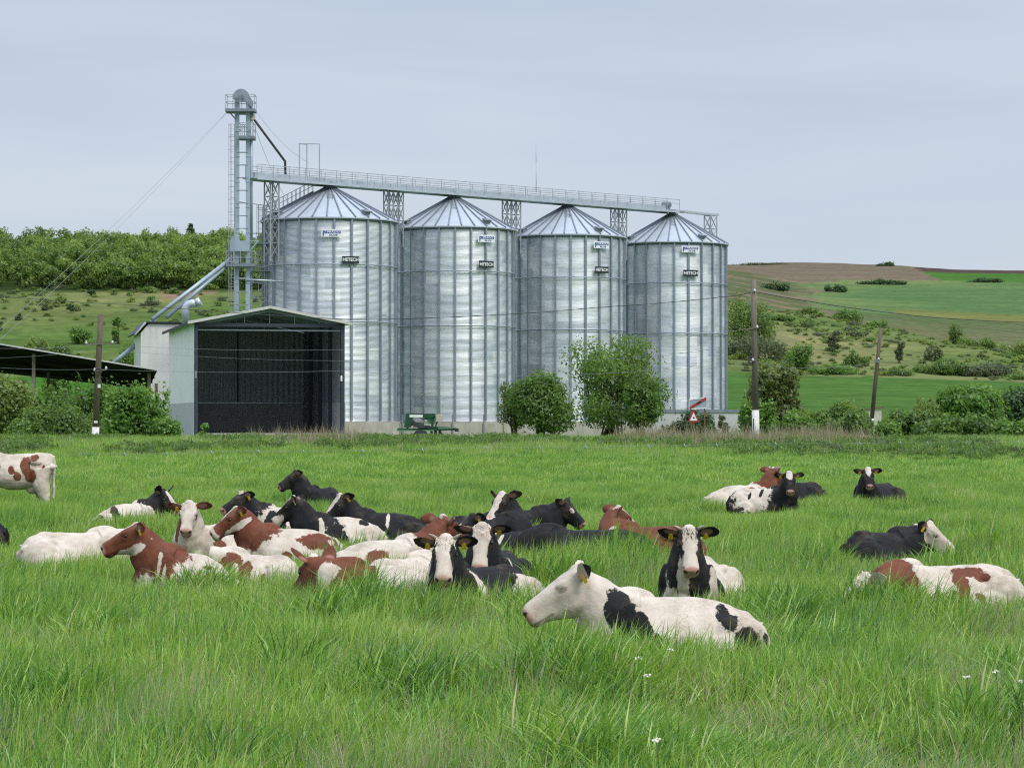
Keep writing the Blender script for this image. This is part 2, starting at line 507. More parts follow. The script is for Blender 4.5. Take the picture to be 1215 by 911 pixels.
def inpoly(x, y, poly):
    c = False
    n = len(poly)
    for i in range(n):
        x1, y1 = poly[i]; x2, y2 = poly[(i + 1) % n]
        if (y1 > y) != (y2 > y) and x < (x2 - x1) * (y - y1) / (y2 - y1) + x1: c = not c
    return c

def hills():
    bs = np.concatenate([np.arange(-3200, -400, 60), np.arange(-400, 1700, 6), np.arange(1700, 4200, 60)])
    ds = np.concatenate([np.geomspace(258, 800, 110), np.geomspace(815, 3200, 90)])
    nb = len(bs)
    vs, col = [], []
    for d in ds:
        for b in bs:
            r = hill_row(b, d)
            p = px(b, r, d)
            if d < 268: p.z = min(p.z, gz(p.x, 262) - 0.15)
            vs.append(tuple(p))
            # land cover, a property of the place: crop strip, dry grass, ploughed land, meadow
            q = mnoise.noise(Vector((p.x * 0.02, d * 0.02, 8.8)))
            q2 = mnoise.noise(Vector((p.x * 0.006, d * 0.005, 2.2)))
            if b > 520:
                edge = 505 + 14 * q
                if d < edge - (b - 900) * 0.03:
                    c = (0.058, 0.118, 0.030) if d > 285 else (0.05, 0.10, 0.02)   # young cereal
                elif d < 700:
                    k = min(1, max(0, 0.5 + 0.9 * q + 0.4 * q2))
                    c = tuple(a * (1 - k) + e * k for a, e in zip((0.085, 0.135, 0.040), (0.175, 0.170, 0.080)))
                elif d < 1040:
                    k = min(1, max(0, 0.5 + 1.1 * q2 + 0.5 * q))
                    c = tuple(a * (1 - k) + e * k for a, e in zip((0.075, 0.115, 0.048), (0.115, 0.115, 0.062)))
                    if b < 990 and q > 0.1: c = (0.15, 0.125, 0.08)
                elif d < 1560 + 60 * q2:
                    k = min(1, max(0, 0.4 + 1.2 * q2 + 0.4 * q))
                    c = tuple(a * (1 - k) + e * k for a, e in zip((0.078, 0.140, 0.055), (0.140, 0.175, 0.068)))
                    if d < 1120 + 60 * q2 and b > 1060: c = (0.13, 0.145, 0.05)
                    if b < 960 + 60 * q: c = (0.085, 0.10, 0.05) if q < 0.12 else (0.15, 0.125, 0.085)
                elif b < 1085 + (1900 - d) * 0.10:
                    c = (0.135, 0.112, 0.080)                                          # ploughed top
                elif d < 1800 and b > 1085: c = (0.055, 0.13, 0.03)
                elif b > 1085: c = (0.075, 0.052, 0.048)
                else: c = (0.09, 0.11, 0.05)
            else:
                k = min(1, max(0, 0.45 + 1.0 * q + 0.5 * q2))
                c = tuple(a * (1 - k) + e * k for a, e in zip((0.075, 0.125, 0.034), (0.150, 0.160, 0.066)))
                if 190 < b < 330 and 430 < d < 530 and q + q2 > 0.05: c = (0.20, 0.145, 0.095)
                if d > 505: c = (0.03, 0.05, 0.015)
                if d < 360: c = (0.045, 0.125, 0.02)
            col.append(c)
    fs = [(j * nb + i, j * nb + i + 1, (j + 1) * nb + i + 1, (j + 1) * nb + i) for j in range(len(ds) - 1) for i in range(nb - 1)]
    me = bpy.data.meshes.new('hillside')
    me.from_pydata(vs, [], fs)
    me.polygons.foreach_set('use_smooth', [True] * len(fs))
    ca = me.color_attributes.new('cover', 'FLOAT_COLOR', 'POINT')
    ca.data.foreach_set('color', [q for c in col for q in (c[0], c[1], c[2], 1.0)])
    m, t, b = base_mat('hill_grass_and_fields')
    L = t.links.new
    at = N(t, 'ShaderNodeAttribute', attribute_name='cover')
    g = N(t, 'ShaderNodeNewGeometry')
    nz = N(t, 'ShaderNodeTexNoise', Scale=0.22, Detail=10, Roughness=0.78); L(g.outputs['Position'], nz.inputs['Vector'])
    r = ramp(t, [(0.25, (0.42, 0.5, 0.45)), (0.5, (1, 1, 1)), (0.75, (1.6, 1.45, 1.35))]); L(nz.outputs['Fac'], r.inputs['Fac'])
    mx = N(t, 'ShaderNodeMixRGB', blend_type='MULTIPLY'); mx.inputs[0].default_value = 1
    L(at.outputs['Color'], mx.inputs[1]); L(r.outputs['Color'], mx.inputs[2]); L(mx.outputs['Color'], b.inputs['Base Color'])
    # streaky tillage and sward patterns running along the contours
    mpb = N(t, 'ShaderNodeMapping'); mpb.inputs['Scale'].default_value = (0.012, 0.05, 0.3); mpb.inputs['Rotation'].default_value = (0, 0, 0.35)
    L(g.outputs['Position'], mpb.inputs['Vector'])
    nb_ = N(t, 'ShaderNodeTexNoise', Scale=1.0, Detail=9, Roughness=0.75, Distortion=0.7); L(mpb.outputs['Vector'], nb_.inputs['Vector'])
    rb_ = ramp(t, [(0.30, (0.62, 0.66, 0.62)), (0.5, (1, 1, 1)), (0.70, (1.42, 1.30, 1.25))]); L(nb_.outputs['Fac'], rb_.inputs['Fac'])
    mxb = N(t, 'ShaderNodeMixRGB', blend_type='MULTIPLY'); mxb.inputs[0].default_value = 0.85
    L(mx.outputs['Color'], mxb.inputs[1]); L(rb_.outputs['Color'], mxb.inputs[2]); L(mxb.outputs['Color'], b.inputs['Base Color'])
    b.inputs['Roughness'].default_value = 1.0
    b.inputs['Specular IOR Level'].default_value = 0.0
    bn = N(t, 'ShaderNodeBump', Strength=0.8, Distance=1.2)
    nz2 = N(t, 'ShaderNodeTexNoise', Scale=0.5, Detail=6); L(g.outputs['Position'], nz2.inputs['Vector'])
    L(nz2.outputs['Fac'], bn.inputs['Height']); L(bn.outputs['Normal'], b.inputs['Normal'])
    o = link_mesh('hillside', me, m)
    tag(o, 'grassy hills with a crop strip, meadows and ploughed land', None, kind='structure')

pasture()
hills()

# ================================================================== SILOS
ROW = Vector((12.0, 11.0, 0)).normalized()         # direction of the silo row
RN = Vector((-ROW.y, ROW.x, 0))
S0 = Vector((-18.05, 250.0, 0))
def row_pt(t): return S0 + Vector((12.0, 11.0, 0)) * t
EAVE, APEX, BASE = 21.7, 25.0, 1.95

def uv_cyl(R, z0, z1, n=96, rows=1):
    """outer wall as a quad cylinder with metre UVs"""
    me = bpy.data.meshes.new('wall')
    vs, fs, uvs = [], [], []
    for j in range(rows + 1):
        z = z0 + (z1 - z0) * j / rows
        for k in range(n): vs.append((R * math.cos(2 * math.pi * k / n), R * math.sin(2 * math.pi * k / n), z))
    for j in range(rows):
        for k in range(n):
            k2 = (k + 1) % n
            fs.append((j * n + k, j * n + k2, (j + 1) * n + k2, (j + 1) * n + k))
            za, zb = z0 + (z1 - z0) * j / rows, z0 + (z1 - z0) * (j + 1) / rows
            u0, u1 = R * 2 * math.pi * k / n, R * 2 * math.pi * (k + 1) / n
            uvs += [(u0, za), (u1, za), (u1, zb), (u0, zb)]
    me.from_pydata(vs, [], fs)
    me.polygons.foreach_set('use_smooth', [True] * len(fs))
    l = me.uv_layers.new(name='UVMap')
    l.data.foreach_set('uv', [q for p in uvs for q in p])
    return me

def text_mesh(txt, size, name='lettering', ext=0.012, bold=0.0, sx=1.0):
    cu = bpy.data.curves.new(name, 'FONT')
    cu.body = txt; cu.size = size; cu.extrude = ext; cu.align_x = 'CENTER'; cu.align_y = 'CENTER'; cu.offset = bold
    cu.resolution_u = 3
    o = bpy.data.objects.new('tmp', cu)
    C.objects.link(o)
    dg = bpy.context.evaluated_depsgraph_get()
    me = bpy.data.meshes.new_from_object(o.evaluated_get(dg))
    bpy.data.objects.remove(o)
    me.transform(Matrix.Diagonal((sx, 1, 1, 1)))
    return me

def on_wall(o, R, a, z, parent):
    """stand a flat sign (facing -Y in its own frame when unrotated) on the wall at angle a"""
    o.parent = parent
    o.location = (R * math.cos(a), R * math.sin(a), z)
    o.rotation_euler = (0, 0, a + math.pi / 2)

def silo(t, R, label, sign_px, black_px, a_off):
    c = row_pt(t)
    s = thing('grain_silo', label, 'silo', (c.x, c.y, 0), 0, 'galvanised grain silos in a row')
    wall = link_mesh('wall', uv_cyl(R, BASE, EAVE, 120), M['silo'], s)
    ns = 24
    st = MB(); st.box((0, 0, (BASE + EAVE) / 2), (0.16, 0.13, EAVE - BASE - 0.1)); st.box((0.115, 0, (BASE + EAVE) / 2), (0.07, 0.18, EAVE - BASE - 0.1))
    sme = st.mesh('stiffener'); sme.materials.append(M['post'])
    toward = math.atan2(-c.y, -c.x)
    a0 = toward + a_off
    for k in range(ns):
        o = link_mesh('stiffener', sme, None, s)
        a = a0 + 2 * math.pi * k / ns
        o.location = ((R + 0.08) * math.cos(a), (R + 0.08) * math.sin(a), 0)
        o.rotation_euler = (0, 0, a)
    for z in (17.1, 11.6):
        rg = MB(); rg.lathe([(R + 0.20, z - 0.05), (R + 0.26, z - 0.05), (R + 0.26, z + 0.05), (R + 0.20, z + 0.05)], n=72)
        rg.build('wind_ring', M['post'], s)
    # roof
    Rr = R + 0.35
    ez = EAVE - 0.05
    ra = 0.55
    rf = MB(); rf.lathe([(Rr, ez - 0.12), (Rr, ez), (ra, APEX), (0, APEX + 0.02)], n=48, sm=False)
    roof = rf.build('roof', M['silo_roof'], s)
    nr = 30
    rb = MB(); rb.beam((Rr + 0.02, 0, ez + 0.05), (ra, 0, APEX + 0.05), 0.11, 0.12)
    rme = rb.mesh('roof_rib'); rme.materials.append(M['galv_dark'])
    for k in range(nr):
        o = link_mesh('roof_rib', rme, None, roof)
        o.rotation_euler = (0, 0, a0 + 0.1 + 2 * math.pi * k / nr)
    ev = MB(); ev.lathe([(R + 0.02, ez - 0.34), (Rr - 0.05, ez - 0.13)], n=72, sm=True)
    ev.build('eave_skirt', M['galv_dark'], s)
    cap = MB()
    cap.lathe([(0.62, APEX - 0.05), (0.62, APEX + 0.16), (0.42, APEX + 0.2), (0.3, APEX + 0.32), (0.3, APEX + 0.6)], n=24, sm=False)
    cap.box((0.1, 0, APEX + 0.30), (2.3, 0.6, 0.06)); cap.box((1.1, 0.1, APEX + 0.36), (0.5, 0.5, 0.06))
    cap.build('roof_cap', M['galv_dark'], roof)
    for da in (-0.95, 0.62):
        a = toward + da
        h = MB()
        slope = math.atan2(APEX - ez, Rr - ra)
        h.box((0, 0, 0.16), (0.55, 0.62, 0.28)); h.box((0.05, 0, 0.36), (0.75, 0.8, 0.07))
        ob = h.build('roof_hatch', M['galv_dark'], roof)
        rr_ = Rr - 0.75
        ob.location = (rr_ * math.cos(a), rr_ * math.sin(a), ez + (APEX - ez) * (Rr - rr_) / (Rr - ra))
        ob.rotation_euler = (0, slope * 0.6, a)
    ld = MB()                                   # small roof ladder hoop
    a = toward + 0.02
    for q in (-0.25, 0.25):
        p0 = Vector((3.0 * math.cos(a) - q * math.sin(a), 3.0 * math.sin(a) + q * math.cos(a), ez + (APEX - ez) * (Rr - 3.0) / (Rr - ra) + 0.12))
        p1 = Vector((1.5 * math.cos(a) - q * math.sin(a), 1.5 * math.sin(a) + q * math.cos(a), ez + (APEX - ez) * (Rr - 1.5) / (Rr - ra) + 0.12))
        ld.beam(p0, p1, 0.05)
        if q < 0:
            for k in range(6):
                e = p0.lerp(p1, k / 5.0); ld.beam(e, e + Vector((-math.sin(a), math.cos(a), 0)) * 0.5, 0.04)
    ld.build('roof_ladder', M['galv_dark'], roof)
    bs = MB(); bs.lathe([(R + 0.55, 0.4), (R + 0.55, BASE), (R - 0.2, BASE)], n=64, sm=False)
    bs.build('concrete_base', M['concrete'], s)
    # signs: white board with blue print, black board with white lettering
    def ang(p):
        # bearing pixel -> wall angle
        best = min((abs((c.x + R * math.cos(a)) / (c.y + R * math.sin(a)) * F + 607.5 - p), a) for a in [toward - 1.4 + 2.8 * i / 2000 for i in range(2001)])
        return best[1]
    def zat(y, a):
        d = c.y + R * math.sin(a)
        return px(0, y, d).z
    x0, x1, y0, y1 = sign_px
    a = ang((x0 + x1) / 2)
    zc = (zat(y0, a) + zat(y1, a)) / 2
    wd, ht = 1.95, 0.72
    sg = MB(); sg.box((0, 0, 0), (wd, 0.06, ht))
    so = sg.build('maker_sign', M['sign_white'], s)
    on_wall(so, R + 0.34, a, zc, s)
    pr = MB()
    pr.box((0.18, -0.036, 0.10), (1.40, 0.014, 0.26))
    # P emblem
    pr.box((-0.80, -0.036, -0.02), (0.11, 0.014, 0.52))
    pr.box((-0.68, -0.036, 0.17), (0.22, 0.016, 0.12)); pr.box((-0.68, -0.036, -0.02), (0.22, 0.016, 0.08)); pr.box((-0.60, -0.037, 0.07), (0.08, 0.016, 0.2))
    pr.build('printed_band', M['sign_blue'], so)
    for txt, sz, zz, mm, sxx in (('PRADO', 0.25, 0.10, 'sign_white', 1.45), ('SILOS', 0.22, -0.19, 'sign_blue', 1.5)):
        tm = text_mesh(txt, sz, sx=sxx, ext=0.004, bold=0.004)
        lo = link_mesh('lettering', tm, M[mm], so)
        lo.location = (0.18, -0.050, zz); lo.rotation_euler = (math.pi / 2, 0, 0)
    x0, x1, y0, y1 = black_px
    a = ang((x0 + x1) / 2)
    zc = (zat(y0, a) + zat(y1, a)) / 2
    sg = MB(); sg.box((0, 0, 0), (1.72, 0.06, 0.68))
    so = sg.build('name_board', M['sign_black'], s)
    on_wall(so, R + 0.34, a, zc, s)
    tm = text_mesh('HETECH', 0.44, ext=0.004, bold=0.012, sx=0.98)
    lo = link_mesh('lettering', tm, M['sign_white'], so)
    lo.location = (0, -0.037, 0); lo.rotation_euler = (math.pi / 2, 0, 0)
    return s

s1 = silo(0, 6.45, 'wide galvanised silo behind the open shed, with a roof stair', (382, 404, 273, 281), (404, 425, 304, 313), 0.07)
silo(1, 6.12, 'galvanised silo rising behind the green farm implement', (566, 584, 279, 288), (566, 584, 309, 319), 0.03)
silo(2, 6.08, 'galvanised silo partly hidden behind the round shrub and the multi-stemmed tree', (703, 720, 287, 295), (704, 720, 316, 325), 0.06)
silo(3, 5.95, 'galvanised silo beside the grey retaining wall, farthest along the row', (808, 828, 292, 300), (809, 828, 320, 329), 0.04)

# roof stair with railings on the first silo
def roof_stair():
    c = row_pt(0)
    R = 6.4
    a = math.atan2(-c.y, -c.x) - 1.45
    ca, sa = math.cos(a), math.sin(a)
    Rr, ez, ra = R + 0.35, EAVE - 0.05, 0.55
    def P(r, q, h): return Vector((c.x + r * ca - q * sa, c.y + r * sa + q * ca, ez + (APEX - ez) * (Rr - r) / (Rr - ra) + h))
    t = thing('roof_stairway', 'railed metal stairway climbing the conical roof of the wide silo', 'stairway', (c.x + 3.5 * ca, c.y + 3.5 * sa, EAVE))
    off = -Vector(t.location)
    tr, rl = MB(), MB()
    n = 12
    for q in (-0.4, 0.4):
        tr.beam(P(Rr - 0.1, q, 0.2) + off, P(1.7, q, 0.2) + off, 0.06, 0.16)
        rl.beam(P(Rr - 0.1, q, 1.3) + off, P(1.7, q, 1.3) + off, 0.05)
        rl.beam(P(Rr - 0.1, q, 0.8) + off, P(1.7, q, 0.8) + off, 0.04)
        for k in range(n + 1):
            r = Rr - 0.1 + (1.7 - Rr + 0.1) * k / n
            rl.beam(P(r, q, 0.2) + off, P(r, q, 1.3) + off, 0.05)
    for k in range(30):
        r = Rr - 0.1 + (1.7 - Rr + 0.1) * k / 29
        tr.beam(P(r, -0.4, 0.24) + off, P(r, 0.4, 0.24) + off, 0.2, 0.03)
    tr.build('treads', M['galv_dark'], t); rl.build('handrail', M['rail'], t)
roof_stair()

def ladder_cage(mb, x, y, z0, z1, cage0, r=0.38, w=0.45):
    for q in (-w / 2, w / 2): mb.beam((x + q, y, z0), (x + q, y, z1), 0.06)
    k = z0
    while k < z1:
        mb.beam((x - w / 2, y, k), (x + w / 2, y, k), 0.04); k += 0.6
    z = cage0
    while z < z1:
        pts = [(x + r * math.cos(a), y - 0.1 - r + r * math.sin(a) * 1.0 + 0.1, z) for a in [math.radians(20 - 220 * i / 8) for i in range(9)]]
        mb.tube(pts, 0.025, 4, sm=False); z += 1.4
    for i in (0, 2, 4, 6, 8):
        a = math.radians(20 - 220 * i / 8)
        mb.beam((x + r * math.cos(a), y - r + r * math.sin(a), cage0), (x + r * math.cos(a), y - r + r * math.sin(a), z1), 0.035)

def access_tower():
    # caged ladder tower left of the wide silo
    p = px(308, 400, 247)
    t = thing('access_ladder', 'caged ladder tower standing left of the wide silo wall', 'ladder', (p.x, p.y, 1.0))
    zt = px(308, 243, 247).z - 1.0
    zp = px(308, 263, 247).z - 1.0
    mb = MB(); ladder_cage(mb, 0.1, 0, 0, zt, zp - 1.5); mb.build('caged_ladder', M['rail'], t)
    fr = MB()
    for x in (-0.75, 0.75):
        for y in (-0.5, 0.7): fr.beam((x, y, 0), (x, y, zp - 3), 0.06)
    z = 1.0
    while z < zp - 3.5:
        fr.beam((-0.75, -0.5, z), (0.75, -0.5, z + 1.4), 0.05); fr.beam((-0.75, 0.7, z), (0.75, 0.7, z), 0.06); fr.beam((-0.75, -0.5, z), (0.75, -0.5, z), 0.06); z += 1.5
    fr.build('frame', M['rail'], t)
    for zz in (px(0, 322, 247).z - 1.0, px(0, 290, 247).z - 1.0):
        pl = MB(); pl.box((0, 0, zz), (1.9, 1.6, 0.08)); pl.build('platform', M['galv_dark'], t)
        rl = MB()
        for h in (0.55, 1.1):
            for a, b in (((-0.95, -0.8), (0.95, -0.8)), ((-0.95, 0.8), (0.95, 0.8)), ((-0.95, -0.8), (-0.95, 0.8))): rl.beam((a[0], a[1], zz + h), (b[0], b[1], zz + h), 0.04)
        for x, y in ((-0.95, -0.8), (0.95, -0.8), (-0.95, 0.8), (0.95, 0.8)): rl.beam((x, y, zz), (x, y, zz + 1.1), 0.05)
        rl.build('handrail', M['rail'], t)
    p0 = px(292, 332, 243); p1 = px(346, 333, 243)
    hp = MB(); hp.tube([(p0.x - p.x, -4.5, p0.z - 1), (p1.x - p.x, -1.6, p1.z - 1)], 0.09, 6); hp.build('cross_pipe', M['galv'], t)
access_tower()

# ================================================================== CONVEYOR BRIDGE
def conveyor():
    a, b, e = row_pt(-0.60), row_pt(3.0), row_pt(3.44)
    t = thing('conveyor_bridge', 'long railed grain conveyor bridge spanning above all four silos', 'conveyor', (a.x, a.y, 0))
    o = Vector((a.x, a.y, 0))
    zb = 25.35
    def P(s, q, z):
        v = (b - a) * s - Vector((0, 0, 0)) + RN * q
        return Vector((v.x, v.y, z))
    LEN = (b - a).length
    dk = MB(); dk.beam(P(-0.006, -0.2, zb), P(1.0, -0.2, zb), 1.9, 0.10)
    dk.beam(P(0, -1.15, zb - 0.05), P(1, -1.15, zb - 0.05), 0.10, 0.24); dk.beam(P(0, 0.75, zb - 0.05), P(1, 0.75, zb - 0.05), 0.10, 0.24)
    dk.build('deck', M['galv'], t)
    tr = MB(); tr.beam(P(0.008, 0.1, zb + 0.40), P(0.985, 0.1, zb + 0.40), 0.6, 0.46)
    n = 27
    for k in range(n + 1): tr.beam(P(0.008 + 0.977 * k / n, -0.205, zb + 0.18), P(0.008 + 0.977 * k / n, -0.205, zb + 0.64), 0.06, 0.03, up=(ROW.x, ROW.y, 0))
    tr.build('trough', M['galv'], t)
    for q in (-1.12, 0.72):
        rl = MB()
        for h in (1.28, 0.85): rl.beam(P(0, q, zb + h), P(1, q, zb + h), 0.055)
        n = 30
        for k in range(n + 1): rl.beam(P(k / n, q, zb), P(k / n, q, zb + 1.28), 0.06)
        rl.build('handrail', M['rail'], t)
    md = MB()
    md.box(P(0.985, 0.1, zb + 0.6), (0.9, 0.9, 0.9)); md.tube([P(0.985, -0.5, zb + 0.7), P(0.985, 0.6, zb + 0.7)], 0.28, 10)
    md.build('drive_motor', M['galv_dark'], t)
    ex = MB()
    LE = e - a
    for q in (-0.45, 0.35):
        ex.beam(P(1.0, q, zb + 0.15), Vector((LE.x, LE.y, zb + 0.0)) + RN * q, 0.12, 0.2)
    for k in range(6):
        s = 1.0 + 0.12 * k / 5
        ex.beam(P(s, -0.45, zb + 0.12), P(s, 0.35, zb + 0.12), 0.1)
    ex.build('end_beam', M['galv'], t)
    # lattice support towers
    def tower(s, n_sub, w=1.5):
        c = Vector(((12.0 * s), (11.0 * s), 0)) - Vector((12.0, 11.0, 0)) * (-0.60)
        for j in range(n_sub):
            off = (j - (n_sub - 1) / 2) * (w * 1.75)
            cc = c + ROW * off
            mb = MB()
            h0, h1 = (17.4 if s < 0 else 19.6), zb - 0.1
            cor = [cc + ROW * (i * w / 2) + RN * (k * w / 2) for i, k in ((-1, -1), (1, -1), (1, 1), (-1, 1))]
            for p in cor: mb.beam(p + Vector((0, 0, h0)), p + Vector((0, 0, h1)), 0.13)
            z = h1
            while z > h0 + 1.4:
                for i in range(4):
                    p, q = cor[i], cor[(i + 1) % 4]
                    mb.beam(p + Vector((0, 0, z)), q + Vector((0, 0, z)), 0.07)
                    mb.beam(p + Vector((0, 0, z)), q + Vector((0, 0, z - 1.5)), 0.06)
                    mb.beam(q + Vector((0, 0, z)), p + Vector((0, 0, z - 1.5)), 0.05)
                z -= 1.5
            mb.build('support_tower', M['rail'], t)
    tower(-0.44, 1, 1.0); tower(0.505, 2, 0.72); tower(1.50, 2, 0.72); tower(2.48, 2, 0.66); tower(3.385, 1, 1.0)
    # small mast frame on the deck
    q = px(369, 200, row_pt(-0.17).y)
    mf = MB()
    s = 0.42 / 3.6
    for ds in (-0.008, 0.008): mf.beam(P(s + ds, 0.5, zb), P(s + ds, 0.5, zb + 3.9), 0.09)
    mf.beam(P(s + .02, -0.6, zb), P(s + .02, -0.6, zb + 3.9), 0.09)
    mf.beam(P(s + .02, -0.6, zb + 3.85), P(s - 0.008, 0.5, zb + 3.85), 0.08); mf.beam(P(s - .008, 0.5, zb + 3.85), P(s + 0.008, 0.5, zb + 3.85), 0.08)
    mf.build('mast_frame', M['rail'], t)
    an = MB(); s = 0.655
    an.tube([P(s, 0.7, zb + 1.0), P(s, 0.7, zb + 4.2)], 0.05, 5, r2=0.03); an.tube([P(s, 0.7, zb + 4.2), P(s, 0.72, zb + 6.1)], 0.025, 4); an.build('antenna_rod', M['rail'], t)
conveyor()

# ================================================================== BUCKET ELEVATOR
ED = 243.0
def elevator():
    b = px(288, 500, ED)
    t = thing('bucket_elevator', 'tall twin-leg grain elevator tower with railed head platform and ladder', 'elevator', (b.x, ED, 1.0))
    def Q(x, y, dy=0.0):
        p = px(x, y, ED)
        return Vector((p.x - b.x, dy, p.z - 1.0))
    m = MB()
    for x in (281.3, 294.6):
        top = Q(x, 118); g = MB()
        g.span((top.x - 0.21, -0.2, -0.5), (top.x + 0.21, 0.2, top.z))
        k = 2.0
        while k < top.z: g.box((top.x, 0, k), (0.50, 0.48, 0.06)); k += 2.44
        g.build('elevator_leg', M['duct_blue'], t)
    tg = MB()
    zz = 1.2
    xa, xb = Q(281.3, 118).x, Q(294.6, 118).x
    while zz < Q(0, 133).z:
        tg.beam((xa, -0.22, zz), (xb, -0.22, zz), 0.06); tg.beam((xa, 0.22, zz), (xb, 0.22, zz), 0.06)
        tg.beam((xb, 0, zz), (Q(298.2, 118).x, 0, zz), 0.05)
        zz += 1.22
    tg.build('cross_tie', M['rail'], t)
    # head: rounded hood with sloped outlet
    poly = []
    c = Q(287, 119); r = 0.78
    for i in range(13):
        a = math.pi - math.pi * i / 12 * 0.92
        poly.append((c.x + r * 1.05 * math.cos(a) - 0.05, -0.35, c.z + 0.15 + r * 1.15 * math.sin(a)))
    e = Q(299.5, 126)
    poly += [(e.x + 0.05, -0.35, e.z + 0.45), (e.x, -0.35, e.z - 0.25), (e.x - 0.35, -0.35, e.z + 0.1), (Q(292, 121).x, -0.35, Q(292, 121).z), (Q(279.6, 121).x, -0.35, Q(279.6, 121).z)]
    h = MB(); h.prism(poly, (0, 0.7, 0)); head = h.build('head_hood', M['post'], t)
    mt = MB(); mt.tube([(c.x - 0.05, -0.55, c.z + 0.25), (c.x - 0.05, -0.2, c.z + 0.25)], 0.26, 12); mt.box((c.x - 0.25, -0.45, c.z - 0.02), (0.6, 0.3, 0.35)); mt.build('head_drive', M['galv_dark'], head)
    # pipe beside the legs, outlet box and spout
    pp = MB(); pp.tube([Q(298.2, 124), Q(298.2, 283)], 0.14, 8); pp.build('down_pipe', M['duct_blue'], t)
    bx = MB(); o = Q(300.0, 139.5); bx.box(o, (0.42, 0.45, 0.5)); bx.build('outlet_box', M['plaster'], t)
    e = row_pt(-0.35)
    sp = MB(); sp.tube([Q(301.5, 142), Q(335, 188, 3.0), Q(335, 212, 3.5)], 0.12, 8); sp.build('spout_pipe', M['black_steel'], t)
    # platforms
    def platform(x0, x1, y, name, rail=1.25, gapx=None):
        p0, p1 = Q(x0, y), Q(x1, y)
        pl = MB(); pl.span((p0.x, -0.95, p0.z - 0.28), (p1.x, 0.95, p0.z)); po = pl.build(name, M['galv_dark'], t)
        rl = MB()
        for h in (rail, rail * 0.5):
            for yy in (-0.9, 0.9): rl.beam((p0.x + .05, yy, p0.z + h), (p1.x - .05, yy, p0.z + h), 0.05)
            for xx in (p0.x + .05, p1.x - .05): rl.beam((xx, -0.9, p0.z + h), (xx, 0.9, p0.z + h), 0.05)
        n = 4
        for k in range(n + 1):
            xx = p0.x + .05 + (p1.x - p0.x - .1) * k / n
            for yy in (-0.9, 0.9): rl.beam((xx, yy, p0.z), (xx, yy, p0.z + rail), 0.055)
        rl.build('handrail', M['rail'], po)
        return p0, p1
    platform(268.3, 303.5, 130.3, 'head_platform', 1.35)
    br = MB()
    br.beam(Q(272, 133, -0.6), Q(279.5, 141.5, -0.3), 0.1); br.beam(Q(303, 133, -0.6), Q(297, 141, -0.3), 0.1); br.build('brace', M['galv_dark'], t)
    platform(284, 302.5, 162.5, 'rest_platform', 1.25)
    platform(269, 304.5, 313.5, 'lower_platform', 1.2)
    br = MB(); br.beam(Q(303, 316), Q(295, 325), 0.12); br.beam(Q(298, 296), Q(307, 285), 0.12); br.beam(Q(297, 286), Q(307, 286), 0.1); br.build('brace', M['duct_blue'], t)
    bb = MB(); c = Q(283, 292); bb.span((c.x - 0.75, -0.6, c.z - 0.5), (c.x + 1.1, 0.6, c.z + 0.45)); bb.prism([(c.x - 0.75, -0.5, c.z + 0.45), (c.x + 0.2, -0.5, c.z + 0.45), (c.x - 0.2, -0.5, c.z + 1.0), (c.x - 0.5, -0.5, c.z + 0.9)], (0, 1.0, 0))
    bb.build('transfer_box', M['duct_blue'], t)
    # ladder with cage rails
    ld = MB(); z = Q(276, 148).z
    lx = Q(276.3, 148).x
    for q in (-0.2, 0.2): ld.beam((lx + q, -0.5, 0), (lx + q, -0.5, z), 0.05)
    k = 0.4
    while k < z: ld.beam((lx - 0.2, -0.5, k), (lx + 0.2, -0.5, k), 0.035); k += 0.55
    k = 3.0
    while k < z:
        ld.tube([(lx + 0.3 * math.cos(a), -0.5 - 0.35 + 0.35 * math.sin(a), k) for a in [math.radians(30 - 240 * i / 6) for i in range(7)]], 0.02, 4, sm=False); k += 1.2
    for i in (1, 3, 5):
        a = math.radians(30 - 240 * i / 6); ld.beam((lx + 0.3 * math.cos(a), -0.85 + 0.35 * math.sin(a), 3), (lx + 0.3 * math.cos(a), -0.85 + 0.35 * math.sin(a), z), 0.03)
    ld.build('ladder', M['rail'], t)
    tie = MB(); tie.beam(Q(279, 239), Q(318, 241, 4.0), 0.06); tie.beam(Q(280, 330, 0), Q(296, 330, 0), 0.1); tie.build('tie_bar', M['galv'], t)
    # long inclined spouts down to the annex
    for (x0, y0, x1, y1, d1) in ((277, 305, 191, 382, -6.0), (276.5, 309, 205, 379, -4.5)):
        s = MB(); s.tube([Q(x0, y0), Q(x1, y1, d1)], 0.20, 8); s.build('inclined_spout', M['duct_blue'], t)
    s = MB(); s.tube([Q(162, 407, 1.0), Q(134, 431, 0.0)], 0.22, 8); s.tube([Q(192, 381, -5.0), Q(162, 407, 1.0)], 0.22, 8); s.build('inclined_spout', M['duct_blue'], t)
elevator()

def air_duct():
    p = px(220, 380, 233)
    t = thing('ventilation_duct', 'silvery bent ventilation duct rising from the annex roof', 'duct', (p.x, 233, p.z))
    mb = MB()
    def Q(x, y): 
        q = px(x, y, 233); return (q.x - p.x, 0, q.z - p.z)
    mb.tube([Q(220, 383), Q(220, 368), Q(221, 364.5), Q(223.5, 361.5), Q(228, 360), Q(233, 360)], 0.38, 14)
    mb.build('elbow_pipe', M['galv'], t)
    h = MB(); q0, q1 = Vector(Q(232.5, 360)), Vector(Q(238, 357.5))
    h.tube([q0, q1], [0.40, 0.46], 14); h.build('outlet_hood', M['galv'], t)
air_duct()

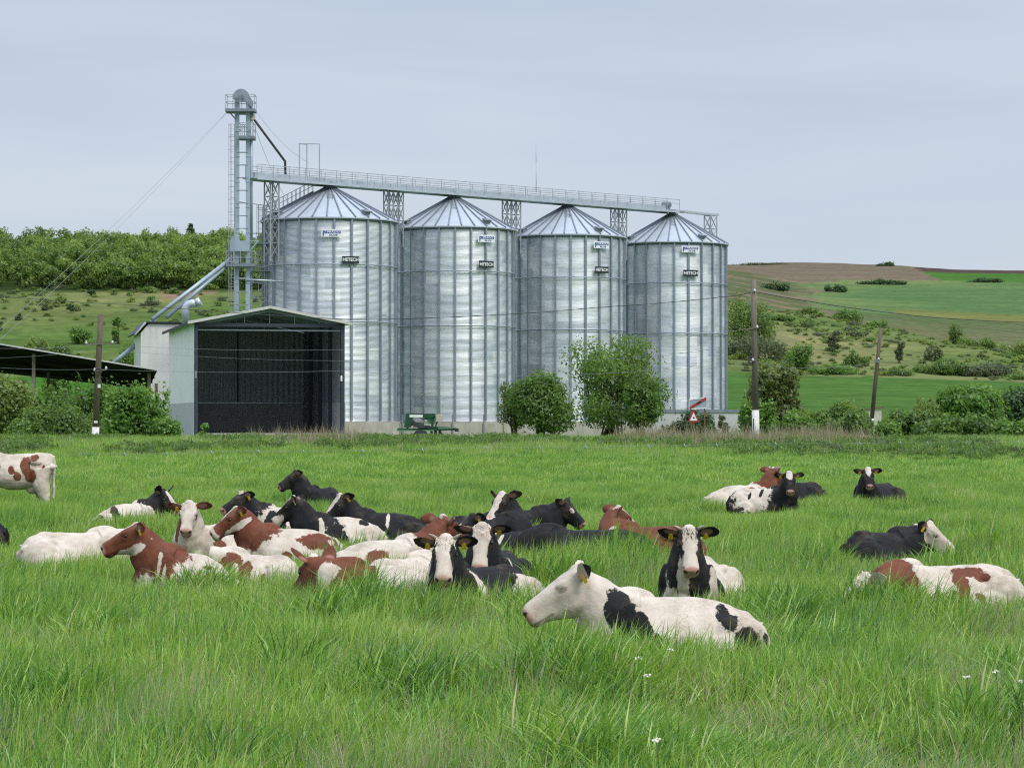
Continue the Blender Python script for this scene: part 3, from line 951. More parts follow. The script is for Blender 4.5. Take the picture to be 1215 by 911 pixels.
def guys():
    lab = [('thin guy wire from the elevator head down to the left, upper of the pair', (270, 132), ED, (-40, 425), 205),
           ('thin guy wire from the elevator head down to the left, lower of the pair', (270, 133), ED, (-22, 423), 190),
           ('thin guy wire from the elevator head down to the conveyor railing', (303, 131), ED, (366, 193), 251),
           ('thin guy wire from the elevator platform down behind the wide silo roof', (302, 150), ED, (345, 245), 262)]
    for l, a, da, b, db in lab:
        p, q = px(a[0], a[1], da), px(b[0], b[1], db)
        mid = (p + q) / 2 - Vector((0, 0, 0.5))
        mb = MB()
        pts = [p.lerp(q, i / 12) - Vector((0, 0, 4 * 0.6 * (i / 12) * (1 - i / 12))) for i in range(13)]
        o0 = pts[0].copy()
        mb.tube([v - o0 for v in pts], 0.016, 4)
        o = mb.build('guy_wire', M['wire']); o.location = o0
        tag(o, l, 'wire', 'guy wires of the elevator tower')
guys()

# ================================================================== OPEN SHED AND ANNEX
def shed():
    ph = math.radians(12.5)
    fd, sd_ = Vector((math.cos(ph), math.sin(ph), 0)), Vector((-math.sin(ph), math.cos(ph), 0))
    p0 = px(230, 500, 205)
    o = Vector((p0.x, 205, 1.0))
    t = thing('machine_shed', 'open-fronted gabled machine shed with pale walls and a dark interior', 'shed', o, ph)
    W, Hh, Rg, D = 12.35, 9.05, 10.25, 24.0
    hz = 2.55                                     # concrete plinth height
    # local frame: x along the front, y to the back
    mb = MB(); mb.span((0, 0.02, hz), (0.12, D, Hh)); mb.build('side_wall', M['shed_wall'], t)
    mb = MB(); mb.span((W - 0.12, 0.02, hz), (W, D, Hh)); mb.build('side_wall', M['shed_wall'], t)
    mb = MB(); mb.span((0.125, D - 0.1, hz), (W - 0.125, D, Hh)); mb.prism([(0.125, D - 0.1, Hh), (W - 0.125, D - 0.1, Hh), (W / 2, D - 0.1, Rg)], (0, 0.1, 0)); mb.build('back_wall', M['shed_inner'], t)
    mb = MB(); mb.span((-0.06, 0.02, -1.0), (0.16, D, hz)); mb.span((W - 0.16, 0.02, -1.0), (W + 0.06, D, hz)); mb.span((0.16, D - 0.2, -1), (W - 0.16, D + .05, hz)); mb.build('concrete_plinth', M['concrete_grey'], t)
    mb = MB(); mb.span((0.17, 0.3, -0.2), (W - 0.17, D - 0.21, 0.02)); mb.build('floor_slab', M['concrete_grey'], t)
    ld = MB(); ld.beam((0.3, D - 0.24, hz + 0.1), (W - 0.3, D - 0.24, hz + 0.1), 0.1); ld.build('wall_rail', M['galv'], t)
    # inner lining
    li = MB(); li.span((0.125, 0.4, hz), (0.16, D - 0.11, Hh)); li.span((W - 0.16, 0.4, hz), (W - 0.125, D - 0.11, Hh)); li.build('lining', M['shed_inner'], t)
    # roof with overhang
    ov = 0.55
    sl = (Rg - Hh) / (W / 2)
    for sgn in (0, 1):
        x0, x1 = (-ov, W / 2) if sgn == 0 else (W + ov, W / 2)
        z0, z1 = Hh - ov * sl, Rg
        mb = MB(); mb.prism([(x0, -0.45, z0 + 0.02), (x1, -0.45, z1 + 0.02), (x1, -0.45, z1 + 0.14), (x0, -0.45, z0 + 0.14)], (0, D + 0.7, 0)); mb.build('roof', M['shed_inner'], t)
        tr = MB(); tr.prism([(x0, -0.53, z0 - 0.06), (x1, -0.53, z1 - 0.06), (x1, -0.53, z1 + 0.17), (x0, -0.53, z0 + 0.17)], (0, 0.07, 0)); tr.build('verge_trim', M['pale_trim'], t)
    gt = MB(); gt.span((-0.62, -0.5, Hh - ov * sl - 0.1), (-0.50, D + .25, Hh - ov * sl + 0.1)); gt.build('gutter', M['black_steel'], t)
    # portal frame
    for x in (0.02, W - 0.32): 
        mb = MB(); mb.span((x, -0.06, -1), (x + 0.3, 0.35, Hh - 0.03)); mb.build('portal_post', M['navy'], t)
    mb = MB(); mb.span((0.33, -0.02, Hh - 0.34), (W - 0.33, 0.3, Hh - 0.06)); mb.build('portal_beam', M['navy'], t)
    gi = MB()
    for y in (0.2, 6, 12, 18):
        gi.beam((0.3, y, Hh - 0.1), (W / 2, y, Rg - 0.18), 0.2, 0.25); gi.beam((W - 0.3, y, Hh - 0.1), (W / 2, y, Rg - 0.18), 0.2, 0.25)
        for k in range(1, 6): gi.beam((W * k / 6, y, Hh - 0.05), (W * k / 6, y, Hh + (Rg - Hh) * (1 - abs(k / 3 - 1)) - 0.2), 0.06)
    gi.build('roof_truss', M['galv_dark'], t)
    for y in (6, 12, 18):
        for x in (0.19, W - 0.44):
            mb = MB(); mb.span((x, y, 0), (x + 0.25, y + 0.3, Hh - .1)); mb.build('inner_column', M['navy'], t)
    lt = MB(); lt.beam((0.3, 0.1, Hh - 0.62), (W - 0.3, 0.1, Hh - 0.62), 0.09); lt.build('tension_rod', M['galv_dark'], t)
    rails = MB()
    for x in (2.4, 6.2): rails.beam((x, D - 0.14, hz), (x, D - 0.14, Hh), 0.12)
    rails.build('back_wall_rib', M['black_steel'], t)
    lp = MB(); lp.span((W - 0.36, -0.12, 4.3), (W - 0.22, -0.065, 4.75)); lp.build('notice_plate', M['sign_white'], t)
    bx = MB(); bx.span((0.05, -0.14, 4.5), (0.22, -0.065, 5.1)); bx.build('switch_box', M['galv_dark'], t)

    # annex behind
    a = px(160.5, 500, 236)
    t2 = thing('shed_annex', 'cream corrugated annex building set back behind the open shed', 'building', (a.x, 236, 1.0), ph)
    zt = px(0, 383, 236).z - 1.0
    zl = px(0, 393.5, 236).z - 1.0
    mb = MB(); mb.prism([(0.5, 0, 3.0), (9, 0, 3.0), (9, 0, zt - .1), (1.2, 0, zt - .1), (0.5, 0, zl - 0.1)], (0, 9, 0)); mb.build('wall', M['annex_wall'], t2)
    mb = MB(); mb.span((0.4, -0.05, -1), (9, 9, 2.98)); mb.build('concrete_plinth', M['concrete_grey'], t2)
    mb = MB(); mb.prism([(0.0, -0.3, zl - 0.25), (0.95, -0.3, zt), (9, -0.3, zt), (9, -0.3, zt + 0.12), (0.9, -0.3, zt + 0.12), (-0.12, -0.3, zl - 0.18)], (0, 9.6, 0)); mb.build('roof', M['black_steel'], t2)
    mb = MB(); mb.prism([(-0.14, -0.36, zl - 0.3), (0.0, -0.36, zl - 0.3), (1.0, -0.36, zt - 0.02), (0.86, -0.36, zt + 0.14)], (0, 0.05, 0)); mb.build('verge_trim', M['galv'], t2)
shed()

def lean_to():
    # dark open-sided shelter at the left
    d0, d1 = 178, 190
    a = px(-40, 404, d0); b = px(186, 441, d0)
    t = thing('open_shelter', 'dark brown monopitch shelter roof on posts beyond the left bushes', 'shelter', (b.x, d0, 1.0))
    def lc(p): return Vector((p.x - b.x, p.y - d0, p.z - 1.0))
    A, B = lc(a), lc(b)
    A2 = lc(px(-40, 438, d1)); B2 = lc(px(176, 462, d1))
    A2.y = B2.y = d1 - d0
    mb = MB()
    mb.add([A, B, B2, A2, A + Vector((0, 0, .12)), B + Vector((0, 0, .12)), B2 + Vector((0, 0, .12)), A2 + Vector((0, 0, .12))], [(0, 1, 2, 3), (7, 6, 5, 4), (0, 4, 5, 1), (1, 5, 6, 2), (2, 6, 7, 3), (3, 7, 4, 0)])
    mb.build('roof', M['tin_brown'], t)
    tr = MB(); tr.beam(A + Vector((0, -0.06, 0.14)), B + Vector((0, -0.06, 0.14)), 0.06, 0.10); tr.build('roof_edge', M['pale_trim'], t)
    for x, dd in ((38, 1.0), (31, 9), (152, 8.5), (165, 9), (174, 1.5), (95, 9), (-20, 2)):
        k = (px(x, 0, d0).x - b.x - A.x) / (B.x - A.x)
        zt = A.z + (B.z - A.z) * k
        zt2 = A2.z + (B2.z - A2.z) * k
        z = zt + (zt2 - zt) * dd / 12
        mb = MB(); X = px(x, 0, d0).x - b.x
        mb.span((X - 0.11, dd - 0.11, -1), (X + 0.11, dd + 0.11, z - 0.02)); mb.build('post', M['wood_grey'] if dd < 5 else M['wood'], t)
    pu = MB()
    for k in (0.25, 0.5, 0.75):
        pu.beam(A.lerp(A2, k) + Vector((0, 0, -0.1)), B.lerp(B2, k) + Vector((0, 0, -0.1)), 0.1, 0.16)
    pu.build('purlin', M['tin_brown'], t)
    bw = MB(); bw.span((px(150, 0, d1).x * d0 / d1 - b.x, 11.0, -1), (px(166, 0, d1).x - b.x, 11.15, B2.z - 0.2)); bw.build('end_panel', M['tin_brown'], t)
lean_to()

# ================================================================== WALLS
def walls():
    def wall(name, lab, x0, d0, x1, d1, ytop, mat, cop=None, thick=0.4):
        a, b = px(x0, ytop, d0), px(x1, ytop, d1)
        o = Vector((a.x, a.y, 0.6))
        zt = a.z - 0.6
        b2 = Vector((b.x - a.x, b.y - a.y, 0)); n = Vector((-b2.y, b2.x, 0)).normalized() * thick
        t = thing(name, lab, 'wall', o)
        mb = MB(); mb.prism([(0, 0, -0.6), b2 - Vector((0, 0, .6)), b2 + n - Vector((0, 0, .6)), n - Vector((0, 0, .6))], (0, 0, zt + .6)); mb.build('wall_body', M[mat], t)
        if cop:
            e = b2.normalized() * 0.08; m_ = n.normalized() * 0.08
            c = MB(); c.prism([Vector((0, 0, zt)) - e - m_, b2 + e - m_ + Vector((0, 0, zt)), b2 + n + e + m_ + Vector((0, 0, zt)), n - e + m_ + Vector((0, 0, zt))], (0, 0, 0.28)); c.build('coping', M[cop], t)
        return t, b2, zt
    wall('concrete_wall', 'short tan concrete wall right of the open shed front', 409, 221, 473, 226, 501.5, 'concrete')
    t, b2, zt = wall('concrete_wall', 'long tan concrete wall behind the green implement and round shrub', 475, 233, 612, 236, 502.5, 'concrete')
    bars = MB()
    for k in (0.02, 0.45, 0.72): bars.box(b2 * k + Vector((0, -0.08, 1.0)), (0.13, 0.12, 2.0))
    bars.build('wall_joint', M['galv_dark'], t)
    t, b2, zt = wall('concrete_wall', 'low pale concrete wall showing beneath the multi-stemmed tree', 614, 240, 762, 243, 503.5, 'concrete')
    bars = MB()
    for k in (0.3, 0.75): bars.box(b2 * k + Vector((0, -0.08, 1.0)), (0.12, 0.12, 2.0))
    bars.build('wall_joint', M['galv_dark'], t)
    wall('retaining_wall', 'smooth grey retaining wall with dark coping right of the last silo', 757, 222, 878, 224, 489.5, 'concrete_grey', 'galv_dark')
walls()

# ================================================================== GREEN IMPLEMENT
def implement():
    d = 200.0
    p = px(510, 527, d)
    g0 = gz(p.x, d)
    t = thing('farm_implement', 'dark green farm implement parked by the concrete wall', 'farm machine', (p.x, d, g0))
    def Q(x, y, dy=0.0):
        q = px(x, y, d); return Vector((q.x - p.x, dy, q.z - g0))
    fr = MB()
    for y in (-0.8, 0.8): fr.beam(Q(472, 509.5, y), Q(541, 509, y), 0.16, 0.18)
    fr.beam(Q(476, 509, -0.8), Q(476, 509, 0.8), 0.15); fr.beam(Q(512, 509, -0.8), Q(512, 509, 0.8), 0.15); fr.beam(Q(541, 509, -0.8), Q(541, 509, 0.8), 0.14)
    fr.beam(Q(496, 506.5, -0.8), Q(540, 508, -0.8), 0.16); fr.build('frame', M['green_machine'], t)
    fb = MB(); fb.beam(Q(473, 510.5, -0.93), Q(515, 510.5, -0.93), 0.05, 0.10); fb.beam(Q(520, 508, -0.93), Q(541, 507.5, -0.93), 0.05, 0.12); fb.build('drawbar', M['green_light'], t)
    ho = MB()
    a, b = Q(482, 490.5), Q(516, 495)
    ho.prism([(a.x, -0.9, a.z), (b.x, -0.9, a.z), (b.x + 0.1, -0.9, b.z + .05), (Q(504, 495.5).x, -0.9, Q(504, 496).z), (a.x + 0.5, -0.9, Q(0, 495).z), (a.x + 0.35, -0.9, Q(0, 507).z), (a.x - 0.15, -0.9, Q(0, 507).z), (a.x - 0.05, -0.9, Q(0, 498).z)], (0, 1.8, 0))
    ho.build('hopper', M['green_machine'], t)
    st = MB(); st.span(Q(486.5, 492, -0.93), Q(502, 495, -0.905)); st.build('pale_stripe', M['sign_white'], t)
    ch = MB(); ch.prism([Q(500, 497, -0.7), Q(516, 493.5, -0.7), Q(518, 496.5, -0.7), Q(515, 503, -0.7), Q(508, 503, -0.7), Q(507, 498, -0.7)], (0, 1.4, 0)); ch.build('chute', M['green_light'], t)
    pl = MB(); pl.tube([Q(520.5, 495.5, -0.5), Q(520.5, 495.5, 0.5)], 0.30, 14); pl.box(Q(522, 495.5), (0.34, 0.5, 0.5)); pl.build('end_roller', M['plaster'], t)
    rl = MB(); rl.tube([Q(489, 501.5, -0.85), Q(489, 501.5, 0.85)], 0.22, 10); rl.beam(Q(489, 502, -0.9), Q(504, 503, -0.9), 0.16); rl.beam(Q(491, 505, -0.9), Q(511, 506.5, -0.9), 0.22); rl.build('feed_roller', M['black_steel'], t)
    up = MB(); up.beam(Q(484, 509, -0.7), Q(484, 496, -0.7), 0.16); up.beam(Q(513, 509, -0.7), Q(514, 496, -0.7), 0.2); up.beam(Q(516, 509, -0.6), Q(519, 500, -0.6), 0.14); up.build('upright', M['green_machine'], t)
    for x in (512, 517, 522):
        lg = MB(); lg.beam(Q(x, 509, -0.5), Q(x + 0.5, 524, -0.5), 0.22, 0.3); lg.box(Q(x + 0.5, 524.5, -0.5), (0.5, 0.5, 0.1)); lg.build('leg', M['green_machine'], t)
    dg = MB(); dg.beam(Q(523, 512, -0.7), Q(528, 521, -0.9), 0.09); dg.build('prop', M['black_steel'], t)
    for yy in (-1.0, 1.0):
        wh = MB(); c = Q(499, 519, yy)
        wh.tube([c - Vector((0, 0.12, 0)), c + Vector((0, 0.12, 0))], 0.62, 20); wo = wh.build('wheel', M['black_steel'], t)
        hb = MB(); hb.tube([c - Vector((0, 0.15, 0)), c + Vector((0, 0.15, 0))], 0.26, 12); hb.build('rim', M['rust'], wo)
    hk = MB(); hk.box(Q(542, 510), (0.3, 0.3, 0.25)); hk.build('hitch', M['black_steel'], t)
implement()

# ================================================================== ROAD SIGNS
def signs():
    d = 172.0
    p = px(828, 520, d); g0 = 1.0
    t = thing('road_sign', 'faded white rectangular road sign crossed by a red diagonal bar', 'road sign', (p.x, d, g0), 0)
    def Q(x, y, dy=0.0):
        q = px(x, y, d); return Vector((q.x - p.x, dy, q.z - g0))
    mb = MB(); mb.prism([Q(817.5, 474.5), Q(838.5, 471.5), Q(838.5, 484), Q(817.5, 485.3)], (0, 0.05, 0)); mb.build('panel', M['sign_grey'], t)
    e = MB()
    pts = [Q(817.5, 474.5, -.02), Q(838.5, 471.5, -.02), Q(838.5, 484, -.02), Q(817.5, 485.3, -.02)]
    for i in range(4): e.beam(pts[i], pts[(i + 1) % 4], 0.03, 0.06)
    e.build('border', M['sign_white'], t)
    mb = MB(); mb.beam(Q(818, 484.5, -0.03), Q(838, 472.3, -0.03), 0.03, 0.17); mb.build('diagonal_bar', M['red'], t)
    bl = MB(); bl.prism([Q(826, 478.5, -0.05), Q(831, 475.8, -0.05), Q(832.5, 477, -0.05), Q(828, 479.5, -0.05)], (0, 0.005, 0)); bl.build('faded_print', M['sign_black'], t)
    for x in (820, 836):
        po = MB(); q = Q(x, 485, 0.05); po.tube([(q.x, 0.09, -0.3), (q.x, 0.09, Q(0, 474).z)], 0.05, 8); po.build('post', M['rust'], t)
    d2 = 168.0
    p2 = px(823.5, 520, d2)
    t2 = thing('warning_sign', 'triangular red bordered warning sign on a short post by the bank', 'road sign', (p2.x, d2, g0), 0)
    def Q2(x, y, dy=0.0):
        q = px(x, y, d2); return Vector((q.x - p2.x, dy, q.z - g0))
    mb = MB(); mb.prism([Q2(822.8, 485.5), Q2(830, 500.5), Q2(816.2, 500.5)], (0, 0.04, 0)); mb.build('border', M['red'], t2)
    mb = MB(); mb.prism([Q2(822.9, 489.2, -0.01), Q2(827.3, 498.9, -0.01), Q2(818.6, 498.9, -0.01)], (0, 0.008, 0)); mb.build('panel', M['sign_white'], t2)
    mb = MB(); mb.prism([Q2(822.0, 496.3, -0.02), Q2(822.9, 494.2, -0.02), Q2(824.6, 495.8, -0.02), Q2(824.2, 496.4, -0.02)], (0, 0.008, 0)); mb.build('pictogram', M['sign_black'], t2)
    po = MB(); po.tube([(0, 0.08, -0.3), (0, 0.08, Q2(0, 492).z)], 0.045, 8); po.build('post', M['rust'], t2)
    d3 = 190.0
    p3 = px(605, 520, d3)
    t3 = thing('sign_board', 'blue-grey rectangular sign board on two rusty posts by the round shrub', 'sign', (p3.x, d3, g0), 0)
    def Q3(x, y, dy=0.0):
        q = px(x, y, d3); return Vector((q.x - p3.x, dy, q.z - g0))
    mb = MB(); mb.span(Q3(594, 482, 0), Q3(614, 492.5, 0.05)); mb.build('panel', M['sign_grey'], t3)
    e = MB()
    pts = [Q3(594, 482, -.01), Q3(614, 482, -.01), Q3(614, 492.5, -.01), Q3(594, 492.5, -.01)]
    for i in range(4): e.beam(pts[i], pts[(i + 1) % 4], 0.04, 0.06)
    e.build('border', M['galv_dark'], t3)
    for x in (597, 609):
        po = MB(); q = Q3(x, 482); po.beam((q.x, 0.1, -0.3), (q.x, 0.1, q.z), 0.07); po.build('post', M['rust'], t3)
signs()

# ================================================================== POLES AND CABLES
POLES = {}
def poles():
    def pole(key, name, lab, xb, yb, xt, yt, d, wood, rb, rt, white_y, mats):
        b = px(xb, yb, d); b.z = min(b.z, gz(b.x, d)) - 0.05
        t = thing(name, lab, 'utility pole', b)
        top = px(xt, yt, d) - b
        kw = (px(0, white_y, d).z - b.z) / top.z
        wtop = top * kw
        lerp = lambda k: rb + (rt - rb) * k
        mb = MB(); mb.tube([wtop, top * 0.75, top], [lerp(kw) * 0.95, lerp(0.75), rt], 12); mb.build('shaft', M[mats], t)
        mb = MB(); mb.tube([(0, 0, -0.3), wtop + Vector((0, 0, 0.02))], [rb * 1.12, lerp(kw) * 1.1], 12 if wood else 8); mb.build('painted_base', M['white_paint'], t)
        POLES[key] = (b, top)
        return t, b, top
    t, b, top = pole('left', 'utility_pole', 'brown wooden utility pole with whitewashed foot among left bushes', 112.5, 528.5, 119.5, 373, 140, True, 0.19, 0.15, 507, 'wood')
    def Q(x, y, d=140): return px(x, y, d) - b
    ca = MB(); ca.beam(Q(103, 408.5) + Vector((0, -0.17, 0)), Q(134, 408) + Vector((0, -0.17, 0)), 0.07); ca.beam(Q(113, 440.5) + Vector((0, -0.2, 0)), Q(127, 438.5) + Vector((0, -0.2, 0)), 0.06); ca.build('crossarm', M['wood_grey'], t)
    for x, y in ((103, 407), (134, 406.5), (113, 439), (126.5, 437)):
        i = MB(); q = Q(x, y) + Vector((0, -0.18, 0)); i.lathe([(0.0, -0.06), (0.06, -0.06), (0.075, 0.0), (0.05, 0.05), (0.055, 0.09), (0, 0.12)], q, 10); i.build('insulator', M['porcelain'], t)
    cl = MB(); q = Q(118.5, 440.5) + Vector((0, -0.25, 0))
    cl.tube([q + Vector((0.17 * math.cos(a) - 0.05, 0.02 * math.sin(3 * a), 0.17 * math.sin(a))) for a in [2 * math.pi * k / 12 for k in range(13)]], 0.035, 6); cl.build('cable_coil', M['cable'], t)
    pl = MB(); q = Q(118.3, 458) + Vector((0, -0.19, 0)); pl.box(q, (0.16, 0.02, 0.2)); pl.box(Q(113.9, 500.5) + Vector((0.02, -0.2, 0)), (0.2, 0.02, 0.12)); pl.build('number_plate', M['sign_white'], t)
    t, b, top = pole('right', 'utility_pole', 'tall straight wooden pole with long white concrete foot in the verge', 897.0, 526, 894, 333, 124, False, 0.17, 0.13, 487, 'wood_grey')
    def Q(x, y, d=124): return px(x, y, d) - b
    fo = MB(); fo.box(Q(893.5, 507) + Vector((0, -0.21, 0)), (0.045, 0.02, 0.9)); fo.build('slot', M['black_steel'], t)
    cl = MB(); q = Q(890.5, 427) + Vector((0, -0.12, 0))
    cl.tube([q + Vector((0.13 * math.cos(a), 0.03 * math.sin(3 * a), 0.17 * math.sin(a))) for a in [2 * math.pi * k / 12 for k in range(13)]], 0.035, 6); cl.build('cable_coil', M['cable'], t)
    ca = MB(); ca.beam(Q(884, 391) + Vector((0, -0.16, 0)), Q(898, 389) + Vector((0, -0.16, 0)), 0.05); ca.build('crossarm', M['wood_grey'], t)
    for x, y in ((895, 345), (898, 388), (893, 427)):
        i = MB(); i.lathe([(0.0, -0.06), (0.06, -0.06), (0.07, 0.0), (0.05, 0.05), (0, 0.1)], Q(x, y) + Vector((0, -0.17, 0)), 10); i.build('insulator', M['porcelain'], t)
    t, b, top = pole('lean', 'utility_pole', 'thin dark pole leaning right with a white foot before the crop field', 1031, 513.5, 1045, 390, 150, True, 0.14, 0.11, 497, 'wood')
    def Q(x, y, d=150): return px(x, y, d) - b
    i = MB(); i.lathe([(0.0, -0.06), (0.06, -0.06), (0.07, 0.0), (0.05, 0.05), (0, 0.1)], Q(1042, 426) + Vector((0, -0.17, 0)), 10); i.build('insulator', M['porcelain'], t)
    bt = MB(); bt.box(Q(1041, 428) + Vector((0, -0.16, 0)), (0.16, 0.06, 0.25)); bt.build('junction_box', M['galv_dark'], t)

    def cable(lab, pts, r=0.022, sag=0.0, mat='cable', name='overhead_cable'):
        P = [px(*q) for q in pts]
        path = []
        for i in range(len(P) - 1):
            for k in range(12):
                s = k / 12
                path.append(P[i].lerp(P[i + 1], s) - Vector((0, 0, 4 * sag * s * (1 - s))))
        path.append(P[-1])
        o0 = path[0].copy()
        mb = MB(); mb.tube([v - o0 for v in path], r, 5)
        o = mb.build(name, M[mat]); o.location = o0
        tag(o, lab, 'cable', 'overhead cables strung between the poles')
    cable('thick black overhead cable sloping above the shed and past the silo walls', [(-60, 346, 150), (0, 351.5, 149), (160, 362, 146), (408, 379, 140), (560, 375, 134), (720, 364, 128), (860, 352, 125), (894, 346, 124)], 0.018, 0.05)
    cable('thick black overhead cable running from the tall pole to the right edge', [(894, 346, 124), (1000, 364, 127), (1110, 377, 130), (1230, 383, 133), (1400, 380, 138)], 0.023, 0.02)
    cable('pale wire crossing the shed front below its roof beam', [(-40, 412, 143), (119, 408, 140), (400, 415, 132), (640, 412, 128), (896, 389, 124)], 0.007, 0.15, 'wire')
    cable('pale wire crossing the shed opening at mid height', [(-40, 425, 143), (119, 414, 140), (400, 428, 133), (640, 430, 128), (893, 408, 124)], 0.006, 0.15, 'wire')
    cable('thin wire strung with pale clips across shed and silos', [(-40, 433, 143), (118, 438, 140), (400, 440, 133), (640, 446, 128), (893, 428, 124)], 0.007, 0.12, 'wire')
    cable('thin wire running right from the tall pole to the leaning pole', [(893, 428, 124), (960, 436, 134), (1041, 428, 150), (1240, 434, 165)], 0.006, 0.15, 'wire')
    cl = ((196, 437.5), (212, 437.5), (228, 437.8), (244, 438), (260, 438.6), (276, 439), (292, 439.4), (308, 439.8), (324, 440), (340, 440.2), (356, 440.2), (372, 440.2), (388, 440.2))
    for x, y in ((20, 434.5), (36, 436), (54, 437), (68, 437.3), (84, 437.3)) + cl:
        pass
poles()

# ================================================================== ELECTRIC FENCE
def fence():
    t = thing('electric_fence', 'thin electric fence wire with pale blue insulators along the bank', 'fence', (0, 104, 0))
    pts = [(-60, 541), (148, 538.5), (198, 537.8), (251, 536), (307, 535), (360, 535), (430, 534), (501, 533), (577, 530.5), (640, 530), (695, 530.3), (769, 528.5), (812, 527.8), (850, 527.3), (920, 526), (986, 526), (1020, 525.5), (1068, 525), (1100, 525), (1148, 524.5), (1208, 524), (1300, 523)]
    def gd(x): return 100 + 10 * (x + 60) / 1360
    for x, y in pts:
        d = gd(x); p = px(x, y, d); g = gz(p.x, d)
        mb = MB(); mb.tube([(p.x, d - 104, g - 0.2), (p.x, d - 104, p.z + 0.1)], 0.012, 5); po = mb.build('post', M['wood_grey'], t)
        i = MB(); i.lathe([(0, -0.045), (0.022, -0.04), (0.03, 0.0), (0.022, 0.04), (0, 0.045)], (p.x, d - 104 - 0.03, p.z), 8); i.box((p.x + 0.04, d - 104.05, p.z - 0.04), (0.05, 0.02, 0.06)); i.build('insulator', M['insul'], po)
    for dz in (0.0, ):
        path = [px(x, y + dz, gd(x)) - Vector((0, 104, 0)) for x, y in pts]
        mb = MB(); mb.tube(path, 0.005, 4); mb.build('wire', M['wire'], t)
fence()

def hut():
    d = 255.0
    p = px(1033, 500, d)
    t = thing('field_hut', 'small stone hut with a flat dark roof behind the right hedge', 'hut', (p.x, d, 1.0))
    z = px(0, 486, d).z - 1.0
    mb = MB(); mb.span((-1.0, 0, -1), (1.1, 2.2, z)); mb.build('wall', M['plaster'], t)
    mb = MB(); mb.prism([(-1.2, -0.2, z - 0.05), (1.3, -0.2, z + 0.2), (1.3, -0.2, z + 0.32), (-1.2, -0.2, z + 0.07)], (0, 2.7, 0)); mb.build('roof', M['tile'], t)
    # pale tarpaulin heap near the tall pole
    q = px(928, 505, 160)
    bm = MB()
    o = thing('white_sheeting', 'crumpled white sheeting lying beneath the hedge by the tall pole', 'plastic sheet', (q.x, 160, 1.0))
    rr = random.Random(4)
    n, mth = 14, 5
    vs = []
    for j in range(mth):
        for i in range(n):
            x = -0.75 + 1.6 * i / (n - 1); y = -0.4 + 0.8 * j / (mth - 1)
            vs.append((x, y, 0.12 + 0.42 * max(0, 1 - abs(x) / 0.95) * (1 - abs(y) / 0.6) + 0.16 * rr.random() + (q.z - 1.0) * 0.2))
    bm.add(vs, [(j * n + i, j * n + i + 1, (j + 1) * n + i + 1, (j + 1) * n + i) for j in range(mth - 1) for i in range(n - 1)])
    bm.build('sheet', M['sign_white'], o)
hut()


# ================================================================== TREES AND SHRUBS
LEAF = {
    'tree': leaf_mat('broadleaf_green', (0.055, 0.115, 0.020), (0.195, 0.315, 0.050), trans=0.5),
    'olive': leaf_mat('olive_green', (0.080, 0.120, 0.024), (0.215, 0.270, 0.060), trans=0.5),
    'bright': leaf_mat('fresh_green', (0.070, 0.160, 0.024), (0.205, 0.370, 0.052), trans=0.5),
    'yellow': leaf_mat('yellow_green', (0.105, 0.175, 0.030), (0.275, 0.360, 0.080), trans=0.5),
    'dark': leaf_mat('dark_green', (0.026, 0.066, 0.020), (0.095, 0.170, 0.042), trans=0.45),
    'grey': leaf_mat('grey_green_scrub', (0.070, 0.100, 0.038), (0.155, 0.190, 0.075), trans=0.45),
    'dry': leaf_mat('dead_stalks', (0.20, 0.165, 0.095), (0.36, 0.31, 0.19), trans=0.2),
    'wood': leaf_mat('woodland_green', (0.075, 0.145, 0.022), (0.240, 0.360, 0.060), trans=0.5),
}

def leaves_np(blobs, n, size, rs, gap=0.35, up=0.3, seed=0.0, aspect=0.6):
    """arrays of leaf quads scattered through blobs: returns verts (n,4,3) and tint (n,)"""
    bl = np.array(blobs, float)
    vol = (bl[:, 3] * bl[:, 4] * bl[:, 5]) ** 0.75
    idx = rs.choice(len(bl), n, p=vol / vol.sum())
    d = rs.normal(size=(n, 3)); d /= np.linalg.norm(d, axis=1)[:, None]
    r = 0.35 + 0.65 * rs.rand(n) ** 0.45
    r *= 1 + 0.16 * rs.normal(size=n) * (rs.rand(n) < 0.35)
    # clump-wise radius noise makes an uneven outline
    k = np.sin(d[:, 0] * 5.1 + idx * 1.7 + seed) * np.sin(d[:, 1] * 4.3 + idx * 2.3) * np.sin(d[:, 2] * 4.7 + idx * 0.9 + seed)
    r *= 1 + 0.35 * k
    p = bl[idx, :3] + d * r[:, None] * bl[idx, 3:6]
    # gaps
    g = np.sin(p[:, 0] * 2.9 / size * 0.16 + seed) + np.sin(p[:, 1] * 2.3 / size * 0.16 + 1.3 * seed) + np.sin(p[:, 2] * 3.1 / size * 0.16 + 2.1)
    keep = (g > -1.1 - (1 - gap) * 2) | (rs.rand(n) < 0.5)
    p, d, idx = p[keep], d[keep], idx[keep]
    m = len(p)
    nr = d + rs.normal(size=(m, 3)) * 0.7 + np.array([0, 0, up])
    nr /= np.linalg.norm(nr, axis=1)[:, None]
    a = np.cross(nr, rs.normal(size=(m, 3))); a /= np.linalg.norm(a, axis=1)[:, None]
    b = np.cross(nr, a)
    s = size * (0.6 + 0.8 * rs.rand(m))[:, None]
    v = np.stack([p - a * s, p - b * s * aspect + nr * s * 0.15, p + a * s, p + b * s * aspect + nr * s * 0.1], 1)
    tint = np.clip(0.45 + 0.22 * rs.normal(size=m) + 0.18 * np.sin(idx * 2.4 + seed), 0, 1)
    return v, tint

